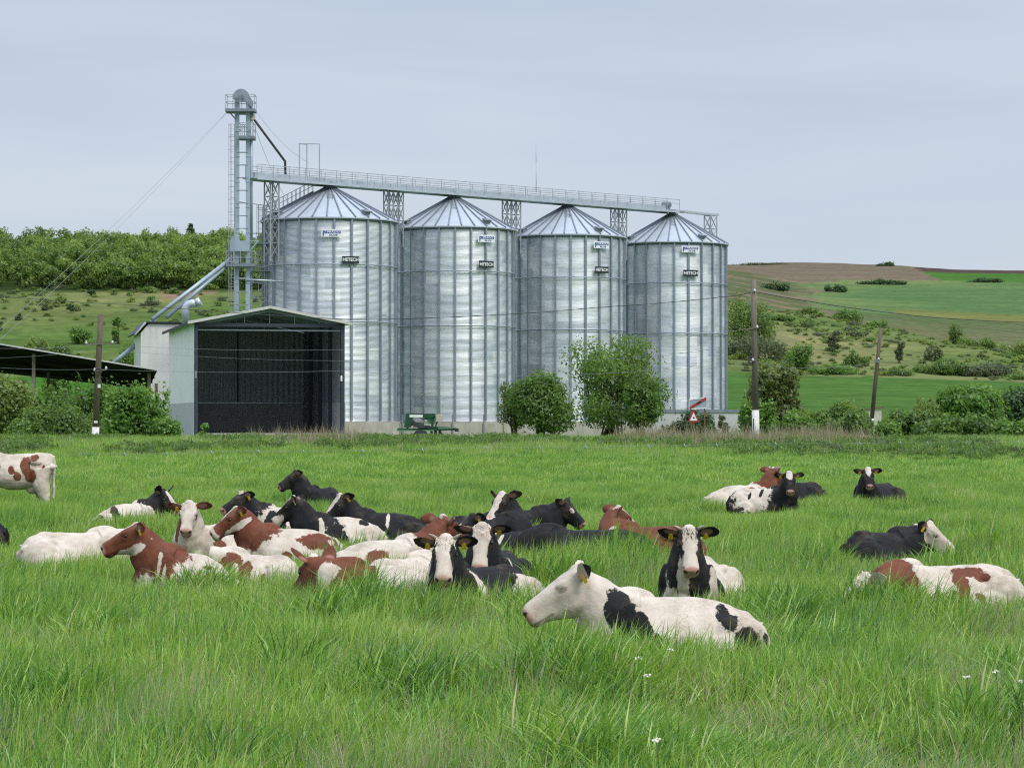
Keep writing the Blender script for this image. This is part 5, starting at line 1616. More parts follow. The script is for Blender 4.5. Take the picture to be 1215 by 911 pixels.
    p0, p3 = nb, back
    dist = np.linalg.norm(p3 - p0)
    d0 = unit(np.array([math.cos(na * 0.45), math.sin(na * 0.45), 0.35]))
    d3 = unit(0.55 * f + 0.8 * u * math.cos(0.4) * (1 if hpitch > 25 else 0.2) + 0.2 * unit(p3 - p0) + 0.3 * (p3 - p0) / max(dist, .2))
    p1, p2 = p0 + d0 * dist * 0.38, p3 - d3 * dist * 0.30
    rings, ncen = [], []
    for i in range(9):
        t = i / 8
        c = (1 - t) ** 3 * p0 + 3 * (1 - t) ** 2 * t * p1 + 3 * (1 - t) * t * t * p2 + t ** 3 * p3
        tg = unit(3 * (1 - t) ** 2 * (p1 - p0) + 6 * (1 - t) * t * (p2 - p1) + 3 * t * t * (p3 - p2))
        up_ = Z - tg * np.dot(Z, tg)
        if np.linalg.norm(up_) < 0.2: up_ = u - tg * np.dot(u, tg)
        up_ = unit(up_); rt = np.cross(up_, tg)
        wd = 0.19 * (1 - t) ** 1.2 + 0.126
        hh = 0.21 * (1 - t) ** 1.15 + 0.185
        ncen.append((c, tg, rt, up_))
        rings.append(ring(c, rt, up_, wd, 0.15 * (1 - t) ** 1.2 + 0.122, hh * 1.15, 22, 2.1, 0.35))
    S.loft(rings)
    # dewlap and brisket
    c, tg, rt, up_ = ncen[3]
    S.ell(c - up_ * 0.22, (0.24, .045, .13), np.stack([tg, rt, up_], 1))
    S.ell((0.80 * ls, 0, .34 + zo), (.15, .13, .20))
    A = np.stack([f, r, u], 1)
    H = lambda a, b, c_: O + (f * a + r * b + u * c_) * hs
    if not hide_head:
        rings = []
        for (t, hw, dz, vz) in HEAD_ST:
            mid = dz + (vz - dz) * 0.36
            rings.append(ring(H(t, 0, mid), r, u, hw * hs, (dz - mid) * hs, (mid - vz) * hs, 24, 2.35 if t < 0.4 else 2.5, -0.04 if t < .3 else 0.05))
        S.loft(rings)
        for q in (-1, 1):
            S.ell(H(.150, q * .102, -.022), (.058, .030, .030), A)        # brow
            S.ell(H(.165, q * .105, -.085), (.07, .022, .03), A)
            S.ell(H(.10, q * .074, -.195), (.12, .050, .105), A)          # cheek
            S.ell(H(.468, q * .050, -.066), (.042, .030, .038), A)         # nostril wing
        S.ell(H(-.005, 0, .012), (.06, .072, .042), A)                     # poll
        S.ell(H(.43, 0, -.192), (.055, .062, .026), A)                     # lower lip
        # ears: flat leaf-shaped blades
        for q in (-1, 1):
            eb = H(.005, q * .092, -.050)
            dirn = unit(r * q * 0.85 - f * (0.42 + ear[0]) + u * (-0.02 + ear[1]))
            nrm = unit(f * 0.72 + u * 0.15 + r * q * 0.50)
            nrm = unit(nrm - dirn * np.dot(nrm, dirn))
            wv = np.cross(dirn, nrm)
            rr_ = []
            for (t, hw, th) in ((0.0, .034, .028), (.035, .046, .022), (.08, .066, .015), (.13, .072, .013), (.175, .060, .012), (.21, .036, .011), (.228, .014, .010)):
                t *= earlen * 1.18; hw *= 1.28
                c = eb + dirn * t - wv * (0.015 * math.sin(t / .23 * 3.1))
                a = np.linspace(0, 2 * np.pi, 14, endpoint=False)
                ex, ey = hw * np.cos(a), th * np.sin(a)
                ey = ey + 0.020 * (ex / max(hw, .01)) ** 2 * min(1, t / .06)   # cupped
                rr_.append(c[None] + ex[:, None] * wv[None] + ey[:, None] * nrm[None])
            S.loft(rr_)
    # ---- one continuous skin
    me = bpy.data.meshes.new('cow')
    V = np.concatenate(S.v)
    me.from_pydata([tuple(p) for p in V], [], S.f)
    bm = bmesh.new(); bm.from_mesh(me); bmesh.ops.recalc_face_normals(bm, faces=bm.faces); bm.to_mesh(me); bm.free()
    tmp = bpy.data.objects.new('tmp', me); C.objects.link(tmp)
    rm = tmp.modifiers.new('r', 'REMESH'); rm.mode = 'VOXEL'; rm.voxel_size = vox; rm.use_smooth_shade = True
    smd = tmp.modifiers.new('s', 'SMOOTH'); smd.factor = 0.5; smd.iterations = max(2, int(5 * (0.0135 / vox)))
    dg = bpy.context.evaluated_depsgraph_get()
    body = bpy.data.meshes.new_from_object(tmp.evaluated_get(dg))
    bpy.data.objects.remove(tmp); bpy.data.meshes.remove(me)
    body.name = 'cow'
    n = len(body.vertices)
    P = np.empty(n * 3, np.float32); body.vertices.foreach_get('co', P); P = P.reshape(-1, 3).astype(float)
    # slight unevenness of muscle and bone under the skin
    NRM = np.empty(n * 3, np.float32); body.vertices.foreach_get('normal', NRM); NRM = NRM.reshape(-1, 3).astype(float)
    sd_ = x * 0.13
    bumpv = (np.sin(P[:, 0] * 13 + sd_ + 2.2 * np.sin(P[:, 2] * 7)) * np.sin(P[:, 2] * 11 + 1.7 * np.sin(P[:, 0] * 5 + sd_)) * 0.006
             + np.sin(P[:, 0] * 27 + 3 * np.sin(P[:, 2] * 9)) * np.sin(P[:, 1] * 21 + P[:, 2] * 17) * 0.0025)
    P += NRM * bumpv[:, None]
    body.vertices.foreach_set('co', P.astype(np.float32).reshape(-1)); body.update()
    # ---- coat patches
    HP = (P - O) @ A / hs
    nf = np.stack([ncen[4][1], ncen[4][2], ncen[4][3]], 1)
    NP = (P - ncen[4][0]) @ nf
    BP = P.copy(); BP[:, 0] /= ls; BP[:, 2] -= zo
    fr = {'B': BP, 'H': HP, 'N': NP}
    fld = np.full(n, 1.0 if base == 'd' else -1.0)
    for (k, frm, cx, cy, cz, rx, ry, rz) in paint:
        q = fr[frm]
        v = 1 - np.sqrt(((q[:, 0] - cx) / rx) ** 2 + ((q[:, 1] - cy) / ry) ** 2 + ((q[:, 2] - cz) / rz) ** 2)
        v = v * min(1.0, 3.0 * min(rx, ry, rz) / 0.3 + 0.25)
        fld = np.maximum(fld, v) if k == 'd' else np.minimum(fld, -v)
    pinkv, darkv = np.zeros(n), np.zeros(n)
    if not hide_head:
        def ellv(a, b, c_, ra, rb, rc):
            return np.clip((1.15 - np.sqrt(((HP[:, 0] - a) / ra) ** 2 + ((HP[:, 1] - b) / rb) ** 2 + ((HP[:, 2] - c_) / rc) ** 2)) / 0.3, 0, 1)
        pinkv = np.maximum(pinkv, ellv(.500, 0, -.085, .068, .10, .085) * pink)
        for q in (-1, 1):
            darkv = np.maximum(darkv, ellv(.488, q * .060, -.062, .028, .026, .020))
            darkv = np.maximum(darkv, 0.55 * ellv(.163, q * .120, -.060, .040, .035, .020))
            eb = np.array([.015 - .03, q * .17, -.035])
            pinkv = np.maximum(pinkv, 0.5 * ellv(-.008, q * .185, -.035, .05, .07, .045))
        mouth = np.exp(-((HP[:, 2] + .166 + 0.05 * (.49 - HP[:, 0])) / .007) ** 2) * (HP[:, 0] > .31) * (HP[:, 0] < .56) * (np.abs(HP[:, 1]) < .12)
        darkv = np.maximum(darkv, 0.7 * mouth)
    for nm, arr in (('patch', fld), ('pink', pinkv), ('dark', darkv)):
        at = body.attributes.new(nm, 'FLOAT', 'POINT'); at.data.foreach_set('value', arr.astype(np.float32))
    body.materials.clear(); body.materials.append(M['coat_' + coat])
    o = bpy.data.objects.new('cow', body); C.objects.link(o)
    o.location = loc; o.rotation_euler = (0, -math.radians(pitch), psi); o.scale = (scale,) * 3
    tag(o, label, 'cow', group)
    rot3 = lambda c_: Matrix([[f[0], r[0], u[0], c_[0]], [f[1], r[1], u[1], c_[1]], [f[2], r[2], u[2], c_[2]], [0, 0, 0, 1]])
    if d < 34.5:                                       # short coat hair, in the colour of the skin below it
        rh = np.random.RandomState(int(abs(x)) + 1)
        pk_ = rh.choice(n, min(n, 15000), replace=False)
        q_, nn = P[pk_], NRM[pk_]
        ok = q_[:, 2] > 0.12
        pk_, q_, nn = pk_[ok], q_[ok], nn[ok]
        m_ = len(pk_)
        flow = np.tile(np.array([-1.0, 0, -0.35]), (m_, 1)) + rh.normal(size=(m_, 3)) * 0.25
        flow -= nn * (flow * nn).sum(1)[:, None]; flow /= np.linalg.norm(flow, axis=1)[:, None] + 1e-6
        sidev = np.cross(nn, flow)
        ln = (0.016 + 0.014 * rh.rand(m_))[:, None]
        hd = np.linalg.norm(q_ - O, axis=1) < 0.55
        ln[hd] *= 0.45
        tri = np.stack([q_ - sidev * 0.0035 - nn * .002, q_ + sidev * 0.0035 - nn * .002, q_ + flow * ln + nn * ln * 0.13], 1)
        hm = bpy.data.meshes.new('hair')
        hm.vertices.add(m_ * 3); hm.loops.add(m_ * 3); hm.polygons.add(m_)
        hm.vertices.foreach_set('co', tri.reshape(-1).astype(np.float32)); hm.loops.foreach_set('vertex_index', np.arange(m_ * 3, dtype=np.int32)); hm.polygons.foreach_set('loop_start', np.arange(0, m_ * 3, 3, dtype=np.int32))
        hm.update(calc_edges=True)
        for nm, arr in (('patch', fld), ('pink', pinkv), ('dark', darkv)):
            at = hm.attributes.new(nm, 'FLOAT', 'POINT'); at.data.foreach_set('value', np.repeat(arr[pk_], 3).astype(np.float32))
        link_mesh('hair', hm, M['coat_' + coat], o)
    if not hide_head:
        if eyes:
            for q in (-1, 1):
                mb = MB(); mb.lathe([(0, -1), (.38, -.92), (.7, -.7), (.92, -.38), (1, 0), (.92, .38), (.7, .7), (.38, .92), (0, 1)], n=12)
                mb.v = [(p[0] * .030, p[1] * .021, p[2] * .021) for p in mb.v]
                e = mb.build('eye', M['eye'], o); e.matrix_local = rot3(H(.163, q * .116, -.056))
        for q, on in ((-1, tags[1]), (1, tags[0])):
            if not on: continue
            dirn = unit(r * q * 0.85 - f * (0.42 + ear[0]) + u * (-0.02 + ear[1]))
            nrm = unit(f * 0.72 + u * 0.15 + r * q * 0.50); nrm = unit(nrm - dirn * np.dot(nrm, dirn)); wv = np.cross(dirn, nrm)
            wv = wv if wv[2] < 0 else -wv
            c = H(.005, q * .092, -.050) + dirn * 0.10 + nrm * 0.022 + wv * 0.035
            mb = MB(); mb.prism([(-.026, -.008, 0), (-.012, -.03, 0), (.012, -.03, 0), (.026, -.008, 0), (.03, .045, 0), (.018, .055, 0), (-.018, .055, 0), (-.03, .045, 0)], (0, 0, .006))
            tg_ = mb.build('ear_tag', M['tag_yellow'], o)
            tg_.matrix_local = Matrix([[dirn[0], wv[0], nrm[0], c[0]], [dirn[1], wv[1], nrm[1], c[1]], [dirn[2], wv[2], nrm[2], c[2]], [0, 0, 0, 1]])
        if horn:
            for q in (-1, 1):
                mb = MB(); mb.tube([Vector(H(.0, q * .085, .0)), Vector(H(-.01, q * .13, .03)), Vector(H(-.0, q * .155, .06)), Vector(H(.012, q * .165, .09 * horn))], [.024, .020, .013, .004], 8); mb.build('horn', M['horn'], o)
        if tuft:
            rt_ = random.Random(int(x)); mb = MB()
            for k in range(70):
                b = rt_.uniform(-.095, .095); a = rt_.uniform(-.03, .10)
                p = Vector(H(a, b, .010 - 0.02 * abs(b) / .1)); dr = Vector(f * rt_.uniform(0.1, .9) + u * rt_.uniform(.2, .9) + r * rt_.uniform(-.5, .5)).normalized()
                l = rt_.uniform(.03, .065)
                mb.tube([p, p + dr * l * .6, p + dr * l + Vector(f) * l * .5], [.006, .005, .001], 4, caps=False)
            mb.build('forelock', M['tuft_' + tuft], o)
    COWS.append((loc.x, loc.y, psi, ls * scale, O, f, pose, nb))
    return o
COWS = []
# face paint shared by animals of one pattern, in head coordinates (forward, left, up)
DARKHEAD = [('d', 'H', .1, 0, -.1, .62, .5, .5)]
BLAZE = [('w', 'H', .20, 0, .03, .42, .075, .10)]
WIDE_BLAZE = [('w', 'H', .16, 0, .04, .34, .085, .12), ('w', 'H', .42, 0, -.05, .22, .085, .13)]
EARS_DARK = [('d', 'H', -.02, .22, -.04, .14, .14, .14), ('d', 'H', -.02, -.22, -.04, .14, .14, .14)]
EYES_DARK = [('d', 'H', .18, .13, -.06, .16, .085, .14), ('d', 'H', .18, -.13, -.06, .16, .085, .14)]
MUZZLE_W = [('w', 'H', .56, 0, -.09, .12, .14, .13)]

def cows():
    # big white cow, nose to the left
    make_cow('large creamy white cow with black shoulder patch resting nearest the camera', 796, 21.8, 192, (-3, .56, .93), 184, 33, 'black', 'w',
             [('d', 'B', .60, .24, .70, .15, .25, .26), ('d', 'B', .44, .34, .56, .13, .2, .14), ('d', 'B', .28, .42, .42, .045, .12, .08),
              ('d', 'B', -.50, .32, .66, .10, .22, .20), ('d', 'B', -.66, .36, .40, .17, .25, .16), ('d', 'B', -.30, .46, .30, .07, .1, .06), ('d', 'B', -.86, .25, .40, .05, .2, .1),
              ('d', 'H', -.06, .27, -.0, .09, .06, .09)], side=1, lens=1.03, tags=(1, 0), vox=0.012, hips=0.88, ear=(0.05, 0.20), eyes=False, hs=1.22)
    # front-facing, head over chest
    make_cow('black and white cow facing the camera with open mouth and two yellow tags', 826, 28.4, 252, (14, .52, 1.06), 272, 52, 'black', 'w',
             DARKHEAD + WIDE_BLAZE + MUZZLE_W + [('w', 'H', .40, 0, -.16, .2, .12, .07), ('d', 'B', .55, -.34, .50, .30, .26, .36), ('d', 'B', .40, -.30, .66, .26, .2, .26), ('w', 'B', .10, -.3, .6, .12, .3, .4), ('d', 'B', .84, .20, .40, .2, .12, .30), ('w', 'B', .93, -.05, .2, .2, .25, .22), ('w', 'B', .95, .04, .62, .2, .07, .35),
              ('w', 'B', .6, .38, .5, .2, .1, .4), ('d', 'B', .36, .42, .40, .10, .2, .36), ('d', 'B', .95, .18, .22, .12, .07, .10), ('d', 'N', 0, -.17, 0, .3, .12, .3)], side=1, horn=1, tuft='black', lens=.95, vox=0.012, ear=(-.30, .0))
    make_cow('black and white cow facing the camera with a fluffy white forelock', 566, 27.2, 224, (34, .48, 1.03), 267, 46, 'black', 'd',
             [('w', 'H', .20, 0, .03, .40, .115, .12), ('w', 'H', .42, 0, -.1, .18, .11, .14), ('w', 'H', .0, 0, .03, .10, .13, .10)] + EYES_DARK + [('w', 'N', .1, .0, -.2, .5, .075, .26), ('w', 'B', .95, -.02, .45, .16, .06, .5), ('w', 'B', .28, .36, .62, .07, .3, .34), ('w', 'B', .44, .4, .3, .05, .2, .2),
              ('w', 'B', -.58, .40, .40, .24, .34, .42), ('w', 'B', -.92, .2, .40, .2, .3, .3)], side=1, lens=.92, horn=1, tuft='white', vox=0.012, pink=0.7, ear=(-.30, .0))
    make_cow('black cow with a broad white face behind the fluffy white forelock cow', 588, 29.6, 250, (12, .46, 1.03), 262, 58, 'black', 'd',
             [('w', 'H', .24, 0, .03, .50, .105, .13), ('w', 'H', .5, 0, -.1, .2, .12, .14), ('w', 'H', .0, 0, .03, .10, .11, .10), ('w', 'B', .45, .3, .7, .06, .2, .2)] , side=1, lens=.8, tags=(1, 0), tuft='white', ear=(-.30, .0))
    make_cow('long all black cow lying with its back to the camera', 690, 33.2, 176, (-28, .52, .74), 150, 40, 'black', 'd', [('w', 'B', -.95, .2, .25, .25, .25, .2)], side=1, z=0.09, tags=(0, 0), lens=1.2)
    make_cow('red and white cow turning its white face up to the right', 768, 34.6, 160, (-62, .42, 1.03), 20, 38, 'red', 'd',
             [('w', 'H', .25, 0, .05, .45, .09, .13), ('w', 'B', .58, .22, .68, .10, .2, .16), ('w', 'B', .35, .3, .62, .14, .2, .07), ('w', 'H', .52, 0, -.09, .14, .13, .14)], side=-1, tags=(0, 0), lens=.95, z=.06)
    # black cluster in the middle
    make_cow('black cow with a white blaze looking left, frontmost head of the middle black group', 578, 41, 352, (120, .36, 1.05), 232, 44, 'black', 'd', BLAZE + [('w', 'H', .5, .0, -.05, .12, .1, .12)], side=-1, tags=(0, 0), lens=1.0)
    make_cow('black cow facing right with its head held low at the end of the group', 620, 44, 356, (-6, .50, .84), 340, 46, 'black', 'd', [('w', 'H', .19, -.115, .0, .05, .05, .05)], side=-1, tags=(0, 0), lens=1.0)
    make_cow('low black cow with white streaks and a yellow tag amid the black group', 612, 36.2, 150, (18, .44, .90), 196, 36, 'black', 'd', [('w', 'B', .38, .28, .74, .06, .2, .16), ('w', 'B', .18, .3, .7, .05, .2, .12), ('w', 'H', .30, 0, .0, .12, .06, .1)], side=1, tags=(1, 1), lens=.85)
    make_cow('white cow with a brown side patch and a brown head turned away', 458, 33.6, 14, (12, .56, .98), 48, 26, 'red', 'w',
             [('d', 'H', .1, 0, -.1, .55, .4, .4), ('d', 'N', .12, 0, .05, .24, .4, .4), ('d', 'B', -.22, -.38, .50, .22, .28, .26), ('w', 'H', .25, 0, .05, .45, .075, .12)], side=-1, tags=(1, 1), lens=.95, hips=.88)
    make_cow('plain cream cow mostly hidden behind the fluffy white forelock cow', 478, 28.6, 50, (30, .4, .7), 60, 40, 'black', 'w', [], side=-1, tags=(0, 0), lens=.8, hide_head=True)
    make_cow('red cow with a white cheek seen from behind, ears upright', 446, 27.4, 172, (-6, .46, .76), 128, 42, 'red', 'w',
             [('d', 'H', .1, 0, -.1, .7, .5, .5), ('d', 'B', .50, 0, .5, .42, .6, .6), ('d', 'B', .20, .0, .72, .28, .5, .22), ('w', 'N', .05, .22, -.02, .13, .15, .22), ('w', 'H', .03, 0, .05, .14, .09, .08), ('w', 'B', .22, .45, .3, .18, .2, .2)], side=1, tags=(0, 0), lens=.86, ear=(-0.1, 0.8), hips=.93)
    make_cow('brown and white cow in profile facing left, head raised', 222, 32.0, 190, (-4, .56, .84), 188, 36, 'red', 'w',
             [('d', 'H', .1, 0, -.1, .66, .5, .5), ('d', 'N', -.05, 0, .05, .42, .5, .45), ('w', 'H', .04, 0, .06, .18, .065, .06), ('w', 'H', .16, .0, -.24, .22, .13, .07), ('w', 'N', .15, .22, .10, .07, .10, .08), ('w', 'N', -.02, .22, .20, .06, .12, .06), ('w', 'N', .1, .2, -.2, .05, .12, .16), ('d', 'B', .52, .34, .45, .12, .25, .30), ('w', 'B', .60, .3, .62, .035, .2, .20), ('w', 'B', .50, .36, .40, .03, .2, .2),
              ('d', 'B', -.30, .34, .66, .16, .16, .04), ('d', 'B', -.42, .38, .56, .10, .16, .03)], side=1, tags=(1, 0), vox=0.012, lens=.92, hips=.66, pitch=9, z=-.15)
    make_cow('white cow rump and back behind the brown profile cow', 92, 35.6, 12, (10, .5, .72), 20, 40, 'red', 'w', [], side=-1, tags=(0, 0), lens=1.0, hide_head=True)
    make_cow('low lying white cow with rusty patches behind the brown profile cow', 298, 33.4, 176, (8, .5, .5), 186, 60, 'red', 'w',
             [('d', 'B', .42, .25, .6, .26, .3, .24), ('d', 'B', .08, .32, .55, .13, .2, .18), ('w', 'B', .30, .3, .58, .07, .2, .10), ('d', 'B', -.28, .36, .5, .07, .2, .08)], side=1, tags=(0, 0), lens=.80, z=-.26, pitch=4, hide_head=True)
    make_cow('white faced cow with reddish ears facing the camera', 246, 38.6, 240, (24, .46, 1.04), 268, 46, 'red', 'w',
             [('d', 'H', -.02, .22, -.04, .13, .12, .13), ('d', 'H', -.02, -.22, -.04, .13, .12, .13), ('d', 'N', .0, -.2, -.05, .3, .10, .25), ('d', 'B', .2, .4, .5, .2, .3, .08), ('d', 'H', .2, .15, -.1, .1, .05, .05)], side=1, tags=(0, 1), tuft='white', lens=.85, ear=(-.30, .0))
    make_cow('dark red and white cow lying in profile behind the seen-from-behind red cow', 345, 37.4, 183, (-3, .54, .98), 194, 38, 'red', 'w',
             [('d', 'H', .1, 0, -.1, .60, .5, .5), ('d', 'N', -.05, 0, .0, .36, .5, .5), ('w', 'H', .12, 0, .055, .36, .06, .06), ('w', 'H', .54, 0, -.09, .14, .14, .14), ('w', 'N', .13, .2, -.05, .05, .12, .3), ('d', 'B', .05, .42, .38, .10, .1, .1), ('d', 'B', -.52, .25, .60, .38, .3, .14), ('w', 'B', -.3, .3, .78, .12, .2, .05), ('w', 'B', -.75, .3, .70, .06, .2, .2)], side=1, tags=(1, 0), lens=1.0, hips=.88)
    make_cow('white and black cow dozing with pricked black ears, second row left', 152, 48.5, 22, (-8, .48, .92), 330, 40, 'black', 'w',
             [('d', 'H', .1, 0, -.1, .55, .4, .4), ('d', 'N', .02, 0, 0, .26, .4, .4), ('w', 'H', .35, .0, .02, .3, .07, .1), ('d', 'B', -.46, -.3, .62, .13, .3, .26), ('d', 'B', -.84, -.2, .4, .14, .3, .2)], side=-1, tags=(0, 0), lens=.82, ear=(-.1, .9), hips=.82)
    make_cow('all black cow sitting farthest back in the left group', 380, 57.5, 214, (-14, .46, 1.06), 196, 34, 'black', 'd', [('w', 'B', -.35, .6, .18, .14, .14, .12)], side=1, tags=(0, 0), lens=.64)
    make_cow('black headed cow with white back and one drooping tagged ear', 334, 47, 178, (10, .48, .94), 210, 30, 'black', 'w',
             [('d', 'H', .1, 0, -.1, .60, .5, .5), ('d', 'B', .2, .36, .5, .16, .3, .3), ('w', 'H', -.03, .0, .04, .1, .1, .07), ('d', 'B', -.1, .4, .45, .1, .2, .2)], side=1, tags=(1, 0), horn=1, lens=.9, hips=.9)
    make_cow('black headed cow with two yellow tags looking away to the left', 402, 42, 192, (-10, .48, 1.0), 172, 40, 'black', 'w',
             [('d', 'H', .1, 0, -.1, .60, .5, .5), ('d', 'N', -.12, 0, 0, .40, .5, .5), ('d', 'B', .12, .38, .42, .26, .3, .32), ('w', 'H', .08, .0, .05, .22, .07, .06), ('w', 'B', .40, .3, .62, .06, .25, .26), ('d', 'B', -.55, .2, .72, .16, .2, .08), ('w', 'H', .42, .08, -.12, .12, .06, .08)], side=1, tags=(1, 1), lens=.98, hips=.85)
    make_cow('long black cow with a white blaze and white shoulder slash facing left', 456, 43.6, 178, (6, .48, .98), 210, 46, 'black', 'd',
             [('w', 'H', .16, .02, .05, .34, .065, .08), ('w', 'B', -.10, .26, .72, .045, .2, .18), ('w', 'B', -.75, .5, .2, .12, .2, .16)], side=1, tags=(1, 0), lens=1.0, hips=.9)
    make_cow('standing red and white cow cut off by the left edge', 18, 58.0, 180, (0, .62, .95), 180, 35, 'red', 'w',
             [('d', 'B', .58, .25, .45, .30, .3, .45), ('d', 'H', .1, 0, -.1, .6, .5, .5), ('d', 'B', -.30, .3, .62, .12, .25, .26), ('d', 'B', -.48, .25, .78, .12, .25, .10), ('d', 'B', -.42, .3, .35, .14, .25, .16), ('d', 'B', .02, .34, .48, .08, .2, .10), ('d', 'B', -.12, .34, .34, .09, .2, .10), ('d', 'B', -.7, .2, .55, .04, .2, .06)], side=1, pose='stand', z=-.04, scale=1.0, tags=(1, 1), group=None, lens=1.0)
    make_cow('black and white cow barely entering at the left edge', -46, 40.5, 184, (-5, .46, 1.0), 184, 40, 'black', 'd', [('w', 'B', -.7, .3, .6, .06, .3, .4)], side=1, tags=(0, 0), lens=.9, hide_head=False)
    # right side
    make_cow('white faced black cow dozing in profile facing right', 1048, 35.2, 20, (-14, .50, .80), 340, 42, 'black', 'd',
             [('w', 'H', .30, 0, -.06, .52, .16, .17), ('w', 'H', .0, 0, .04, .12, .10, .10), ('w', 'B', -.3, -.6, .06, .12, .12, .12)], side=-1, tags=(0, 1), lens=.76, hips=1.02)
    make_cow('big white cow with red neck and spots resting its head in the grass', 1116, 27.8, 198, (12, .56, .60), 192, 38, 'red', 'w',
             [('d', 'N', -.05, 0, .05, .26, .4, .45), ('d', 'B', .58, .30, .46, .13, .3, .38), ('d', 'B', -.10, .34, .60, .10, .22, .20), ('d', 'B', -.02, .40, .40, .12, .22, .16), ('d', 'B', -.24, .22, .74, .22, .2, .06), ('d', 'B', -.38, .25, .68, .08, .2, .06), ('d', 'B', .22, .42, .34, .06, .1, .08), ('d', 'B', -.26, .40, .44, .05, .2, .08)], side=1, tags=(0, 0), lens=1.22, vox=0.012, tuft='white', base_n=(.50, 0, .58))
    make_cow('black cow with a small white forehead star facing the camera, far right group', 906, 56.0, 338, (-40, .46, 1.04), 268, 45, 'black', 'd',
             [('w', 'H', .06, 0, .05, .14, .07, .09), ('w', 'B', -.25, 0, .5, .60, .6, .6), ('d', 'B', .0, -.2, .7, .05, .2, .12), ('d', 'B', -.3, -.3, .66, .05, .2, .10), ('d', 'B', -.96, 0, .4, .12, .2, .3)], side=-1, tags=(1, 1), lens=1.0, ear=(-.30, .0))
    make_cow('red headed white cow behind the forehead star cow', 880, 58.5, 6, (16, .46, 1.06), 40, 34, 'red', 'w',
             [('d', 'H', .1, 0, -.1, .6, .5, .5), ('d', 'N', .1, 0, 0, .30, .4, .4), ('w', 'H', .3, 0, .04, .4, .07, .1), ('d', 'B', .2, -.3, .7, .12, .2, .1)], side=-1, tags=(0, 1), lens=1.1, hips=.82, horn=1)
    make_cow('black cow mostly hidden at the right of the forehead star cow', 946, 60.0, 182, (0, .4, .70), 182, 40, 'black', 'd', [('w', 'B', .4, .3, .3, .3, .4, .25)], side=1, tags=(0, 0), lens=.8, hide_head=True)
    make_cow('lone black cow with white forehead facing the camera, far right', 1040, 59.8, 228, (34, .48, 1.05), 270, 44, 'black', 'd',
             [('w', 'H', .07, 0, .05, .17, .07, .09), ('w', 'B', -.98, .1, .3, .26, .3, .3)], side=1, tags=(1, 1), lens=1.0, ear=(-.30, .0))
cows()

# ================================================================== GRASS
def grass_mat(name, stops, trans=0.38, patch=1.10):
    m, t, b = base_mat(name)
    L = t.links.new
    t.nodes.remove(b)
    o = t.nodes['Material Output']
    at = N(t, 'ShaderNodeAttribute', attribute_name='tint')
    g = N(t, 'ShaderNodeNewGeometry')
    mp = N(t, 'ShaderNodeMapping'); mp.inputs['Scale'].default_value = (1, 0.6, 0.0)
    L(g.outputs['Position'], mp.inputs['Vector'])
    nz = N(t, 'ShaderNodeTexNoise', Scale=0.5, Detail=5, Roughness=0.65); L(mp.outputs['Vector'], nz.inputs['Vector'])
    ma = N(t, 'ShaderNodeMath', operation='MULTIPLY_ADD'); ma.inputs[1].default_value = patch
    sub = N(t, 'ShaderNodeMath', operation='SUBTRACT'); sub.inputs[1].default_value = 0.5
    L(nz.outputs['Fac'], sub.inputs[0]); L(sub.outputs[0], ma.inputs[0]); L(at.outputs['Fac'], ma.inputs[2])
    r = ramp(t, stops); L(ma.outputs[0], r.inputs['Fac'])
    df = N(t, 'ShaderNodeBsdfDiffuse'); tr = N(t, 'ShaderNodeBsdfTranslucent'); gl = N(t, 'ShaderNodeBsdfGlossy', Roughness=0.42)
    mx = N(t, 'ShaderNodeMixShader'); mx.inputs[0].default_value = trans
    mx2 = N(t, 'ShaderNodeMixShader'); mx2.inputs[0].default_value = 0.045
    L(r.outputs['Color'], df.inputs['Color'])
    g2 = N(t, 'ShaderNodeHueSaturation', Value=1.35, Hue=0.49); L(r.outputs['Color'], g2.inputs['Color']); L(g2.outputs['Color'], tr.inputs['Color'])
    L(df.outputs[0], mx.inputs[1]); L(tr.outputs[0], mx.inputs[2]); L(mx.outputs[0], mx2.inputs[1]); L(gl.outputs[0], mx2.inputs[2]); L(mx2.outputs[0], o.inputs['Surface'])
    return m
# blue-green lush tussocks, mid green, yellow-green; the last stop is dead straw
M['grass'] = grass_mat('meadow_grass', [(0.0, (0.045, 0.130, 0.036)), (0.25, (0.098, 0.245, 0.032)), (0.5, (0.200, 0.365, 0.042)), (0.78, (0.345, 0.470, 0.082)), (0.93, (0.40, 0.37, 0.20)), (1.0, (0.50, 0.42, 0.27))])

